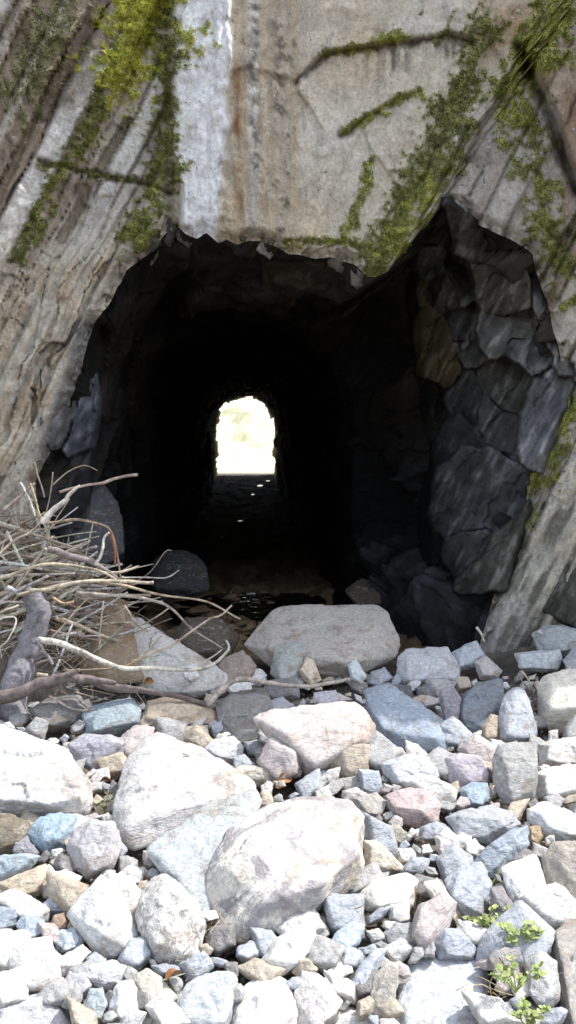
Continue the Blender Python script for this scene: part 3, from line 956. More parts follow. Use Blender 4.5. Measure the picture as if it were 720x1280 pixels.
for (px, py, rx, ry, lb) in ((325, 607, .10, .55, "bright puddle glinting under the far tunnel mouth"), (316, 618, .05, .25, "tiny wet patch just nearer than the bright puddle"),
                             (335, 601, .08, .4, "wet patch at the right foot of the far opening"),
                             (300, 649, .06, .06, "small water patch put in for a pale stick glint on the tunnel floor, left one"), (351, 664, .035, .05, "small water patch put in for a pale stick glint on the tunnel floor, right one")):  # last two are water added where sticks glint
    q = floor_pt(px, py, -.10)
    puddle(q[0], q[1], rx * .7, ry * .6, -.10 if py < 640 else -.13, int(px))["label"] = lb
# shallow murky pool just inside the mouth
puddle(-.30, 7.1, .8, .9, -.205, 5)["label"] = "shallow murky brown pool inside the tunnel mouth"

# ------------------------------------------------------------------ rocks
ROCKS = []          # pixel outlines already used, for the gaps
SEED = [100]


def rock(poly, color, label=None, peaks=None, k=.85, thick=.55, d=None, h=.30, zoff=0.0, name="rock", group=None, sub=None, rough=1.0, sharp=140, mat=None, cat="rock", tilt_noise=True):
    SEED[0] += 1
    sd = SEED[0]
    rg = np.random.RandomState(sd)
    poly = np.array(poly, float)
    pb = poly[:, 1].max(); pc = poly.mean(0)
    db = raycast(poly[np.argmax(poly[:, 1]), 0], pb, zoff) if d is None else d
    gnd = raycast(poly[np.argmax(poly[:, 1]), 0], pb, zoff)
    db = min(db, gnd - .02) if pb < 1300 else min(db, 1.88)
    dep = lambda py: db + k * (pb - py) / F * db
    xx, yy = poly[:, 0], poly[:, 1]
    area = .5 * abs(np.dot(xx, np.roll(yy, -1)) - np.dot(yy, np.roll(xx, -1)))
    s = math.sqrt(area) * db / F
    ringp = P(xx, yy, dep(yy))
    cam_p = np.array([0, 0, CAMZ])
    pts = [p for p in ringp]
    if peaks is None:
        # one broad split face, tilted, set off from the outline by an uneven margin
        peaks = []
        off = rg.uniform(-.14, .14, 2); ti = rg.uniform(-.55, .55, 2)
        half = np.array([np.abs(xx - pc[0]).max(), np.abs(yy - pc[1]).max()])
        sel = list(range(0, len(poly))) if len(poly) < 6 else sorted(rg.choice(len(poly), 5, replace=False))
        for q in sel:
            dl = (poly[q] - pc) * rg.uniform(.50, .86) + off * half
            hh = h * 1.05 * (1 + ti[0] * dl[0] / half[0] + ti[1] * dl[1] / half[1])
            peaks.append((pc[0] + dl[0], pc[1] + dl[1], hh))
    for (a_, b_, hh) in peaks:
        q = P(a_, b_, dep(b_) - hh * s)
        pts.append(q)
    for p in ringp:
        c3 = P(pc[0], pc[1], dep(pc[1]))
        q = c3 + (p - c3) * rg.uniform(.70, .88)
        dirv = q - cam_p; dirv /= np.linalg.norm(dirv); dirv = dirv + np.array([0, .1, -.45]); dirv /= np.linalg.norm(dirv)
        pts.append(q + dirv * s * thick * rg.uniform(.8, 1.1))
    pts = np.array(pts)
    cen = pts.mean(0)
    rel = pts - cen
    U, S, Vt = np.linalg.svd(rel, full_matrices=False)
    sc = S / math.sqrt(len(pts)) * 1.5 + 1e-4
    W = rel @ Vt.T / sc
    c, n, dd = hull_planes([tuple(w) for w in W])
    if sub is None: sub = 6 if s > .36 else 5
    v, f = ico(sub)
    dots = np.clip((v @ n.T) / dd[None, :], 0, None)
    r = (dots ** sharp).sum(1) ** (-1.0 / sharp)
    loc = ((v * r[:, None] + c) * sc) @ Vt
    # fracture relief in metres
    q = loc + sd * 3.7
    rad_dir = loc / (np.linalg.norm(loc, axis=1, keepdims=True) + 1e-9)
    fv, _, fe_ = facets(q / (s * .42), sd, .8)
    an = q @ (Matrix.Rotation(rg.uniform(0, 3), 3, Vector(rg.normal(size=3)).normalized()).to_3x3() if True else None)
    lay = fbm(np.array(an) * np.array([3, 3, 14]) / max(s, .05) * .35, 3, sd)
    disp = rough * s * (.018 * fv + .015 * fbm(q / (s * .35), 4, sd) + .014 * lay) + rough * .0035 * fbm(q / .018, 2, sd + 5)
    loc = loc + rad_dir * disp[:, None]
    wv = loc + cen
    o = mesh_obj(name, wv, f, mat or M_ROCK, loc=cen)
    cc = np.array(color) * (1.5 if (pb < 905 and name == 'rock' and db < 5.2) else (1.25 if pb < 905 and db < 5.2 else 1)); cc = np.minimum(cc, .66); gm = cc.mean(); cc = (cc * .86 + np.array([gm * 1.0, gm, gm * .985]) * .14) * rg.uniform(.92, 1.06)  # rocks in the shade near the mouth painted paler to brighten them
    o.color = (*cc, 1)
    tag(o, label, cat, group)
    ROCKS.append(poly)
    return o


W_ = (.56, .54, .50); W2 = (.55, .55, .55); CR = (.56, .51, .43); LB = (.40, .44, .48); B_ = (.235, .285, .345); BG = (.29, .315, .345)
GR = (.30, .295, .285); DG = (.155, .15, .15); TN = (.43, .35, .26); PK = (.47, .385, .36); LI = (.42, .40, .43); YB = (.20, .165, .11); DK = (.10, .098, .10)

R_ = rock
# --- big back boulder and its neighbours by the mouth
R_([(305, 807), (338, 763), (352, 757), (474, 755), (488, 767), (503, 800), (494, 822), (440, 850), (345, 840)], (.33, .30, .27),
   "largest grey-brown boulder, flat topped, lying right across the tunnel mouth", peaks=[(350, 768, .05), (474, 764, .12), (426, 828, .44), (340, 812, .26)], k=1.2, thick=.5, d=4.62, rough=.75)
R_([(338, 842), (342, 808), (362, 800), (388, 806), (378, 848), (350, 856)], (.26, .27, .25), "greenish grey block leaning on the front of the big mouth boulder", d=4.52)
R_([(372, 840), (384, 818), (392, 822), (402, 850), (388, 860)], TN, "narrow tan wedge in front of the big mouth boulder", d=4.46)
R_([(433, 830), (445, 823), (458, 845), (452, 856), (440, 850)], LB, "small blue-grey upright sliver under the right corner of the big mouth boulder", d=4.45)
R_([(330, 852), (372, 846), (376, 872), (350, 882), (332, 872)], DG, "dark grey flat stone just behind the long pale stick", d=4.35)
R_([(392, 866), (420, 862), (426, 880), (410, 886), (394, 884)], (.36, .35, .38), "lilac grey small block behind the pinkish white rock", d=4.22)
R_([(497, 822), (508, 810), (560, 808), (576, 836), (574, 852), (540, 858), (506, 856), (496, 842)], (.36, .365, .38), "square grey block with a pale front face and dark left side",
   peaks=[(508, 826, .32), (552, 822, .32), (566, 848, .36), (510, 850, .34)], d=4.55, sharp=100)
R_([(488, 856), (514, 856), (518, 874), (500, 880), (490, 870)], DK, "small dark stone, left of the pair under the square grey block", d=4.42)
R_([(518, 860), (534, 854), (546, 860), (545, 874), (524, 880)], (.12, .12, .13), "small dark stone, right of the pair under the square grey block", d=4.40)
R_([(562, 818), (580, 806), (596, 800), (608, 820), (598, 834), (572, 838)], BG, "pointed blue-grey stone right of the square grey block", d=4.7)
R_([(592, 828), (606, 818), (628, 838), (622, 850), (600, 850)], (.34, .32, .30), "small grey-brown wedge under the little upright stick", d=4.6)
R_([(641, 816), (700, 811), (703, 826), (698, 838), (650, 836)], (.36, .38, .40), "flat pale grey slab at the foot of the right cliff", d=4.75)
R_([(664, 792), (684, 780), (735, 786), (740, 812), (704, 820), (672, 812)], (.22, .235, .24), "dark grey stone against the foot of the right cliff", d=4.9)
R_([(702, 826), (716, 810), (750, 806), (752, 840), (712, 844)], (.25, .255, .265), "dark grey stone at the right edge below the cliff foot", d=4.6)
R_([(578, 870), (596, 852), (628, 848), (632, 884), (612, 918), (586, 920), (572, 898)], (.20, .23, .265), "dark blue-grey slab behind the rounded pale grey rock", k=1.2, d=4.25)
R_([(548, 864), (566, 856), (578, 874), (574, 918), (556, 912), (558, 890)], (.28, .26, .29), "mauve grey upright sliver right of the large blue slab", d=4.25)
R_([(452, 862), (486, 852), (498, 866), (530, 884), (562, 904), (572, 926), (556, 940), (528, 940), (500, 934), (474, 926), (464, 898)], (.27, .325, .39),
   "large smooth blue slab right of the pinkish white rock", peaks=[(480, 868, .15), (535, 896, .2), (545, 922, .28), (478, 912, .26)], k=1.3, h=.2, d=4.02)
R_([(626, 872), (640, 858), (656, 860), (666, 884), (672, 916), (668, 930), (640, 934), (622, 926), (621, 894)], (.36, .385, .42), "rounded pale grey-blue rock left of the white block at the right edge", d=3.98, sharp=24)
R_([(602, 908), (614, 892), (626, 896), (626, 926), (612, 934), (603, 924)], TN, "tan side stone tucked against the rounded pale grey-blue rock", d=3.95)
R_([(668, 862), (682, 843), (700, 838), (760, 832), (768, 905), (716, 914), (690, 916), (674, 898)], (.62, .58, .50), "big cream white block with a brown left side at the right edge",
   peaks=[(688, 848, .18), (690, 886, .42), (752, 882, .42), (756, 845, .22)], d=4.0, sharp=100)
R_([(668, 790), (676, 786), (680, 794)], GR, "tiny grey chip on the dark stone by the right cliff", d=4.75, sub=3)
# --- middle row
R_([(316, 898), (340, 886), (396, 880), (446, 877), (458, 886), (469, 908), (466, 930), (440, 940), (416, 958), (388, 976), (372, 958), (340, 930)], (.56, .49, .46),
   "large pinkish white rock with a dark undercut left side, centre of the rubble", peaks=[(340, 898, .10), (446, 890, .22), (452, 924, .36), (392, 958, .36), (352, 915, .36)], k=.9, d=3.72, sharp=80)
R_([(268, 876), (300, 862), (334, 858), (340, 876), (322, 898), (320, 926), (290, 932), (274, 910)], (.21, .205, .195), "flat dark grey slab left of the pinkish white rock", k=1.4, h=.18, d=4.02)
R_([(178, 896), (184, 876), (216, 868), (252, 876), (280, 894), (272, 904), (232, 906), (196, 916)], (.50, .40, .29), "layered tan rock with a white right end below the dark branch", k=1.0, d=4.05)
R_([(208, 920), (232, 908), (260, 906), (262, 920), (240, 934), (216, 934)], (.46, .40, .32), "pale tan flat stone under the layered tan rock", d=3.85)
R_([(262, 908), (278, 900), (282, 916), (268, 924)], (.38, .41, .48), "small blue-lilac stone at the end of the layered tan rock", d=3.9)
R_([(252, 938), (268, 924), (292, 920), (305, 932), (304, 950), (284, 958), (258, 952)], (.52, .52, .55), "white chunky stone above the large sloping white slab", d=3.66)
R_([(284, 966), (302, 956), (330, 956), (348, 968), (338, 982), (306, 980)], (.54, .49, .40), "cream stone below the dark undercut of the pinkish white rock", d=3.5)
R_([(316, 936), (336, 932), (350, 952), (340, 966), (322, 956)], (.25, .25, .24), "dark grey stone in the shade under the pinkish white rock", d=3.66)
R_([(395, 978), (412, 962), (426, 958), (424, 972), (400, 990)], W_, "narrow white wedge under the right tip of the pinkish white rock", d=3.5)
R_([(392, 988), (412, 980), (418, 994), (404, 1004), (394, 1000)], (.50, .47, .42), "small pale stone with a rounded top above the biggest white boulder", d=3.4)
R_([(420, 975), (455, 968), (458, 980), (446, 992), (428, 990)], (.33, .32, .30), "grey slanting splinter behind the biggest white boulder", d=3.42)
R_([(446, 960), (474, 964), (482, 992), (468, 1000), (452, 990)], (.34, .38, .43), "small blue-grey stone below the brown dead leaf", d=3.48)
R_([(440, 998), (470, 990), (486, 1004), (478, 1022), (452, 1024)], (.40, .37, .33), "grey-tan stone at the right shoulder of the biggest white boulder", d=3.25)
R_([(478, 954), (508, 942), (540, 946), (553, 964), (548, 982), (520, 990), (494, 984), (480, 972)], (.41, .425, .45), "pale blue-grey lumpy rock above the pink rock", d=3.6)
R_([(482, 994), (500, 986), (532, 985), (552, 1004), (550, 1030), (526, 1036), (500, 1030), (486, 1012)], (.46, .36, .345), "pink rock with a dark lower face", peaks=[(496, 994, .15), (532, 992, .15), (526, 1012, .38), (492, 1008, .34), (540, 1026, .2)], d=3.28, sharp=80)
R_([(554, 948), (574, 940), (602, 946), (614, 964), (610, 984), (582, 990), (562, 978)], (.40, .36, .40), "mauve grey rock behind the small sky blue stone", d=3.52)
R_([(574, 986), (592, 976), (610, 978), (614, 998), (604, 1010), (580, 1010)], (.27, .345, .415), "small sky blue stone between the mauve rock and the tall grey block", d=3.36)
R_([(616, 950), (622, 932), (640, 928), (670, 928), (673, 958), (668, 1000), (648, 1014), (630, 1006), (616, 978)], (.33, .325, .31), "tall grey block with a sunlit white top and shaded front",
   peaks=[(630, 946, .16), (634, 958, .34), (670, 957, .36), (666, 988, .34), (640, 1000, .30)], d=3.36, sharp=100)
R_([(672, 930), (700, 922), (745, 920), (748, 954), (700, 960), (674, 958)], W_, "white block directly under the big cream block at the right edge", d=3.6, sharp=100)
R_([(668, 966), (690, 958), (740, 954), (745, 990), (712, 998), (672, 1000)], (.62, .61, .59), "white block beside the tall grey block, lower of two at the right edge", d=3.36, sharp=100)
R_([(656, 1010), (684, 1001), (716, 1016), (752, 1030), (748, 1056), (702, 1054), (672, 1042), (658, 1024)], (.58, .585, .60), "white jagged rock at the right edge above the brown layered rock", d=3.12)
R_([(660, 1034), (676, 1030), (681, 1046), (672, 1060), (660, 1054)], (.42, .31, .19), "small orange-brown cube left of the white jagged rock", d=3.08)
R_([(556, 1022), (572, 1012), (612, 1006), (640, 1016), (652, 1030), (640, 1046), (606, 1056), (570, 1048)], (.34, .355, .375), "wavy grey rock below the small sky blue stone", d=3.12)
R_([(588, 1082), (606, 1060), (640, 1036), (660, 1032), (662, 1056), (648, 1074), (622, 1098), (594, 1100)], (.30, .35, .41), "long blue rock slanting up to the right behind the grass blades", d=2.92, k=1.1)
R_([(544, 1046), (558, 1033), (574, 1046), (576, 1064), (552, 1074), (544, 1062)], (.56, .49, .48), "pinkish white pointed stone above the fallen stick", d=3.0)
R_([(554, 1100), (576, 1080), (604, 1078), (616, 1104), (610, 1152), (584, 1152), (562, 1124)], (.37, .405, .45), "pale blue rough rock behind the lime green weed", d=2.72)
R_([(624, 1084), (648, 1074), (672, 1070), (682, 1102), (694, 1138), (696, 1166), (676, 1176), (652, 1152), (634, 1114)], (.60, .60, .60), "long white slab sloping down beside the green weeds", k=1.1, h=.18, d=2.66, sharp=80)
R_([(612, 1108), (628, 1106), (650, 1146), (662, 1172), (644, 1176), (616, 1146)], (.22, .205, .21), "dark mauve slab on edge along the left of the long white slab", d=2.68)
R_([(676, 1070), (692, 1054), (735, 1050), (752, 1090), (748, 1146), (704, 1146), (686, 1122)], (.33, .295, .25), "brown-grey layered rock at the right edge", d=2.75)
R_([(688, 1168), (712, 1148), (752, 1146), (760, 1310), (712, 1310), (694, 1236)], (.31, .285, .26), "long grey splintery rock in the lower right corner", d=2.1, k=1.2, thick=.3)
R_([(538, 1180), (550, 1158), (576, 1160), (598, 1186), (590, 1200), (548, 1200)], (.30, .33, .38), "dark blue-grey stone above the big flat slab", d=2.45)
R_([(476, 1168), (494, 1152), (528, 1156), (538, 1176), (520, 1190), (486, 1188)], (.33, .33, .335), "grey jagged stone below the white hexagonal rock", d=2.5)
R_([(528, 1104), (546, 1096), (562, 1116), (578, 1142), (572, 1158), (552, 1146)], (.53, .49, .41), "long cream stone lying diagonally left of the blue rough rock", d=2.68)
R_([(448, 1118), (466, 1100), (508, 1090), (522, 1100), (517, 1134), (486, 1146), (456, 1138)], (.60, .575, .53), "white six sided rock right of the biggest boulder", peaks=[(466, 1108, .2), (510, 1100, .2), (508, 1128, .36), (470, 1132, .36)], d=2.72)
R_([(448, 1092), (464, 1084), (478, 1092), (468, 1104), (452, 1106)], (.13, .105, .105), "dark reddish stone wedged at the right of the biggest boulder", d=2.85)
R_([(454, 1050), (470, 1048), (492, 1070), (510, 1090), (478, 1096), (456, 1086)], (.52, .46, .37), "smooth cream slab along the right flank of the biggest boulder", d=2.9)
R_([(454, 1032), (470, 1034), (483, 1044), (482, 1054), (460, 1044)], (.60, .57, .50), "small white brick shaped chip above the smooth cream slab", d=3.05)
R_([(488, 1060), (516, 1060), (524, 1066), (520, 1080), (500, 1080)], W_, "white chip below the pink rock, wider of two", d=2.98)
R_([(514, 1040), (528, 1034), (538, 1040), (532, 1054), (520, 1054)], W_, "white pebble below the right end of the pink rock", d=3.06)
R_([(474, 1034), (498, 1030), (510, 1042), (502, 1058), (482, 1052)], (.36, .32, .26), "tan-grey stone below the pink rock", d=3.04)
# --- left shade under the brush
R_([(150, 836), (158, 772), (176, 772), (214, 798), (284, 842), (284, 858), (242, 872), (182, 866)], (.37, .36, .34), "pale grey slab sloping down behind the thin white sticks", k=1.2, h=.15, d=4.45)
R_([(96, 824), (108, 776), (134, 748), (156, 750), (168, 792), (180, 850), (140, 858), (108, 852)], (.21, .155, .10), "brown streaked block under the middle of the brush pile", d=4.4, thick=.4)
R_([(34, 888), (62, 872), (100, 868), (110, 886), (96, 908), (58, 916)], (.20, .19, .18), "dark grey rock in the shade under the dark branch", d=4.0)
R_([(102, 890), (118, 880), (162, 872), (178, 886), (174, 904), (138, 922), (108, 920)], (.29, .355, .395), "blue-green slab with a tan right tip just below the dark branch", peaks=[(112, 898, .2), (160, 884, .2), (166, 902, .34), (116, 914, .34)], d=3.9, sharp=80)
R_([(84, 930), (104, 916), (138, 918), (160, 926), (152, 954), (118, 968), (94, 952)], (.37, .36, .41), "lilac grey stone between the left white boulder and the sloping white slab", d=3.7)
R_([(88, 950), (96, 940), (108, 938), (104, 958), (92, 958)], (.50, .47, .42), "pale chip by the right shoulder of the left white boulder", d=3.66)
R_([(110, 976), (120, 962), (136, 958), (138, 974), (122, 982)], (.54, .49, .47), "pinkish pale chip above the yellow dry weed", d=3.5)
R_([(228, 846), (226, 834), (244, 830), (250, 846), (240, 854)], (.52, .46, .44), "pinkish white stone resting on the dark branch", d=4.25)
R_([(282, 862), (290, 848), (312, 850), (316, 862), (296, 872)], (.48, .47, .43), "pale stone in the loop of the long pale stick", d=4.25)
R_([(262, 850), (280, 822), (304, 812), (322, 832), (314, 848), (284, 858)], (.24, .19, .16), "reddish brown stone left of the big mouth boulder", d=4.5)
# --- left foreground
R_([(-60, 925), (0, 905), (40, 918), (84, 934), (90, 960), (112, 974), (117, 1000), (110, 1020), (60, 1026), (0, 1020), (-60, 1010)], (.63, .62, .60), "big sunlit white boulder at the left edge",
   peaks=[(0, 930, .12), (70, 950, .16), (100, 995, .26), (0, 1000, .32), (60, 1005, .34)], d=3.28, k=.95, mat=M_STAIN2)
R_([(-30, 1040), (0, 1016), (28, 1022), (40, 1030), (30, 1052), (12, 1070), (-20, 1072)], (.18, .15, .105), "brown mossy stone under the left white boulder", d=3.05)
R_([(14, 1062), (18, 1050), (34, 1044), (50, 1066), (40, 1076), (20, 1074)], (.24, .235, .26), "small dark grey stone left of the blue egg shaped stone", d=3.0)
R_([(32, 1042), (50, 1020), (76, 1014), (97, 1020), (86, 1038), (82, 1060), (62, 1072), (42, 1058)], (.285, .385, .46), "blue egg shaped stone below the left white boulder", peaks=[(52, 1030, .22), (86, 1024, .16), (72, 1050, .36), (52, 1050, .3)], d=3.0)
R_([(136, 1046), (142, 1000), (152, 956), (170, 926), (196, 914), (236, 926), (282, 954), (320, 976), (322, 990), (268, 1010), (214, 1050), (166, 1066)], (.60, .58, .55), "large sloping white slab left of the biggest boulder",
   peaks=[(190, 930, .06), (280, 968, .10), (230, 1010, .22), (160, 1030, .24), (180, 975, .20)], k=1.25, thick=.4, d=3.05, rough=1.1, mat=M_STAIN2)
R_([(180, 1060), (214, 1036), (262, 1002), (322, 984), (330, 1000), (296, 1042), (272, 1076), (264, 1124), (256, 1164), (236, 1134), (212, 1090)], (.42, .455, .465), "pale blue-green slab lying between the sloping white slab and the biggest boulder",
   k=1.3, h=.14, thick=.35, d=2.78)
R_([(254, 1094), (268, 1060), (290, 1034), (316, 1012), (376, 996), (438, 998), (456, 1018), (458, 1080), (442, 1110), (396, 1146), (352, 1166), (306, 1184), (272, 1166), (262, 1132)], (.61, .575, .51),
   "biggest white boulder in the middle foreground, with purple and rust stains", peaks=[(320, 1028, .06), (430, 1016, .08), (448, 1070, .26), (404, 1104, .42), (340, 1074, .40), (286, 1078, .26), (330, 1130, .34), (395, 1135, .22)], k=1.25, thick=.45, d=2.42, sharp=110, mat=M_STAIN)
R_([(82, 1060), (92, 1036), (112, 1024), (144, 1026), (152, 1058), (142, 1088), (110, 1100), (90, 1084)], (.44, .42, .43), "lilac white rock with a tan right side right of the blue egg shaped stone", d=2.82)
R_([(-30, 1080), (0, 1070), (34, 1066), (52, 1070), (32, 1094), (0, 1108), (-30, 1104)], (.33, .40, .45), "blue slab at the left edge above the tan stone", d=2.86)
R_([(-14, 1108), (30, 1090), (58, 1079), (62, 1084), (50, 1118), (28, 1126), (0, 1118)], (.46, .385, .28), "tan wedge shaped stone at the left edge", d=2.74)
R_([(60, 1080), (68, 1068), (80, 1066), (82, 1084), (68, 1090)], (.45, .40, .33), "small tan pebble right of the tan wedge", d=2.86)
R_([(50, 1106), (60, 1090), (84, 1086), (102, 1096), (94, 1114), (74, 1124), (54, 1122)], (.64, .62, .58), "bright white stone right of the tan wedge", d=2.72)
R_([(88, 1112), (98, 1103), (112, 1106), (106, 1120), (94, 1122)], (.36, .225, .15), "small red-brown pebble by the bright white stone", d=2.72)
R_([(42, 1138), (62, 1122), (82, 1114), (93, 1126), (92, 1142), (64, 1146)], (.32, .36, .42), "blue-grey triangular stone below the bright white stone", d=2.6)
R_([(82, 1140), (106, 1114), (130, 1094), (150, 1108), (164, 1140), (174, 1172), (162, 1194), (126, 1200), (110, 1184)], (.58, .585, .58), "white block with a blue-green left face in the lower left",
   peaks=[(120, 1116, .16), (124, 1166, .38), (156, 1184, .3), (148, 1130, .3)], d=2.38, sharp=100)
R_([(170, 1146), (176, 1112), (190, 1094), (206, 1090), (220, 1106), (246, 1126), (258, 1160), (252, 1196), (228, 1212), (194, 1206), (178, 1180)], (.50, .48, .45), "speckled white and brown rock left of the biggest boulder",
   peaks=[(198, 1106, .16), (236, 1140, .26), (230, 1192, .3), (192, 1180, .34), (206, 1140, .34)], d=2.35, mat=M_SPECK)
R_([(148, 1092), (160, 1082), (182, 1084), (178, 1106), (158, 1112)], (.60, .59, .57), "white stone between the white block and the pale blue-green slab", d=2.66)
R_([(-20, 1146), (0, 1132), (22, 1134), (22, 1156), (4, 1166), (-20, 1164)], (.34, .39, .44), "light blue stone at the left edge, upper of three", d=2.56)
R_([(20, 1156), (28, 1140), (54, 1148), (60, 1166), (40, 1174), (24, 1170)], (.31, .365, .43), "light blue stone left of the red-brown lump", d=2.52)
R_([(62, 1160), (66, 1144), (82, 1140), (84, 1160), (74, 1170)], (.34, .235, .17), "red-brown lump between two blue stones", d=2.54)
R_([(66, 1176), (74, 1162), (94, 1158), (106, 1176), (96, 1192), (76, 1194)], (.37, .425, .48), "light blue stone below the red-brown lump", d=2.46)
R_([(-20, 1172), (0, 1160), (36, 1162), (40, 1174), (16, 1192), (-20, 1194)], (.56, .55, .51), "pale flat stone at the left edge above the round white stone", d=2.44)
R_([(8, 1218), (14, 1194), (34, 1174), (64, 1168), (70, 1192), (80, 1224), (64, 1242), (26, 1244)], (.66, .65, .63), "round white stone near the left edge", d=2.26, sharp=26)
R_([(68, 1212), (78, 1194), (104, 1180), (114, 1190), (100, 1210), (78, 1222)], (.64, .62, .59), "bright white stone right of the round white stone", d=2.3)
R_([(-40, 1258), (0, 1242), (54, 1236), (84, 1258), (112, 1304), (60, 1330), (-40, 1330)], (.44, .44, .455), "large smooth grey-white rock in the lower left corner", d=1.86, k=1.0, sharp=26)
R_([(78, 1232), (86, 1214), (108, 1216), (114, 1232), (104, 1248), (86, 1246)], (.40, .385, .41), "mauve stone above the small blue-green pebble", d=2.16)
R_([(96, 1222), (112, 1204), (142, 1200), (160, 1208), (156, 1232), (128, 1240)], (.60, .60, .61), "pale grey-white stone below the white block", d=2.2)
R_([(134, 1254), (146, 1228), (166, 1222), (176, 1246), (172, 1272), (152, 1280), (138, 1274)], (.56, .555, .58), "rounded lilac white stone near the bottom, right of the blue-green pebble", d=2.02, sharp=26)
R_([(102, 1258), (112, 1236), (128, 1234), (134, 1256), (126, 1278), (108, 1276)], (.33, .385, .41), "small blue-green pebble at the bottom left", d=2.04)
R_([(164, 1222), (184, 1208), (204, 1222), (222, 1246), (214, 1266), (196, 1268), (176, 1250)], (.40, .375, .31), "grey-tan stone below the speckled rock", d=2.08)
R_([(172, 1266), (182, 1258), (226, 1288), (222, 1310), (176, 1296)], (.66, .65, .62), "white elongated stone at the bottom edge below the grey-tan stone", d=1.94)
R_([(212, 1246), (240, 1224), (274, 1210), (296, 1216), (294, 1250), (284, 1300), (236, 1312), (216, 1280)], (.44, .475, .50), "smooth pale blue stone at the bottom below the biggest boulder", d=1.92, sharp=28)
R_([(284, 1284), (292, 1244), (316, 1222), (352, 1220), (372, 1236), (384, 1270), (372, 1320), (290, 1330)], (.66, .64, .61), "white rounded stone at the bottom, left of a joined pair", d=1.86, sharp=28)
R_([(366, 1240), (378, 1214), (402, 1218), (430, 1250), (424, 1272), (392, 1300), (374, 1290)], (.60, .56, .53), "white stone with a pink top at the bottom, right of a joined pair", d=1.96)
R_([(322, 1206), (344, 1172), (372, 1158), (394, 1162), (396, 1180), (380, 1206), (340, 1226)], (.61, .60, .57), "white wedge below the biggest boulder", d=2.2)
R_([(402, 1194), (418, 1166), (440, 1150), (456, 1156), (450, 1180), (430, 1196), (410, 1204)], (.38, .46, .52), "light blue almond shaped stone right below the biggest boulder", peaks=[(422, 1176, .28), (444, 1162, .2), (440, 1182, .32)], d=2.36, sharp=28)
R_([(408, 1214), (420, 1200), (440, 1202), (442, 1216), (424, 1228)], (.66, .63, .58), "small white stone under the light blue almond shaped stone", d=2.2)
R_([(438, 1206), (442, 1192), (456, 1190), (456, 1204), (446, 1210)], (.52, .36, .20), "tiny orange pebble right of the light blue almond shaped stone", d=2.26)
R_([(434, 1240), (448, 1208), (472, 1184), (484, 1186), (472, 1214), (458, 1240), (444, 1252)], (.37, .405, .46), "slim blue stone left of the pale tan pillar stone", d=2.12)
R_([(460, 1262), (468, 1222), (484, 1200), (498, 1204), (496, 1244), (484, 1270), (468, 1276)], (.48, .44, .37), "pale tan pillar stone left of the big flat slab", d=2.0)
R_([(400, 1306), (414, 1268), (440, 1258), (464, 1266), (470, 1308), (430, 1320)], (.64, .63, .61), "white stone at the bottom edge below the slim blue stone", d=1.88)
R_([(494, 1222), (514, 1196), (560, 1193), (604, 1194), (614, 1230), (612, 1276), (600, 1312), (540, 1320), (494, 1306)], (.43, .455, .50), "big flat pale blue slab at the bottom right", peaks=[(518, 1206, .05), (596, 1204, .05), (600, 1280, .2), (510, 1290, .22)], k=1.2, thick=.3, d=1.88, sharp=100, rough=.6)
R_([(614, 1276), (624, 1254), (642, 1250), (654, 1276), (648, 1300), (622, 1304)], (.58, .59, .60), "small white stone at the bottom edge right of the big flat slab", d=1.95)
R_([(610, 1196), (632, 1176), (656, 1186), (664, 1214), (646, 1234), (620, 1226)], (.32, .30, .285), "grey-brown stone half hidden by the green weeds", d=2.25)
R_([(656, 1200), (676, 1186), (696, 1200), (700, 1250), (680, 1270), (662, 1240)], (.40, .40, .40), "grey stone right of the green weeds", d=2.15)
R_([(640, 1270), (664, 1250), (690, 1262), (700, 1300), (660, 1312)], (.36, .33, .30), "grey-brown stone at the bottom edge left of the splintery rock", d=1.92)
# --- rocks inside the mouth
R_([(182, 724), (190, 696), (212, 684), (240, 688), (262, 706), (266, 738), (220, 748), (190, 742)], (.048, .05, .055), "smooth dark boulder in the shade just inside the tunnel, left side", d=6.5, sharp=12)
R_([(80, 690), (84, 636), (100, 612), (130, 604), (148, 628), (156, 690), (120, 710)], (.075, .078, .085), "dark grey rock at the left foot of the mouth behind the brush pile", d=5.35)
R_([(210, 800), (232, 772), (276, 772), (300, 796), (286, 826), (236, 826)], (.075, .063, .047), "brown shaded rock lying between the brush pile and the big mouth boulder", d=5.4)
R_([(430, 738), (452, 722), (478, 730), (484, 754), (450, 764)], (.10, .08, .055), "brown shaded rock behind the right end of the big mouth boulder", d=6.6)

# --- small stones that fill the gaps
def inside_poly(x, y, poly):
    c = False; n = len(poly); j = n - 1
    for i in range(n):
        if (poly[i][1] > y) != (poly[j][1] > y) and x < (poly[j][0] - poly[i][0]) * (y - poly[i][1]) / (poly[j][1] - poly[i][1]) + poly[i][0]:
            c = not c
        j = i
    return c


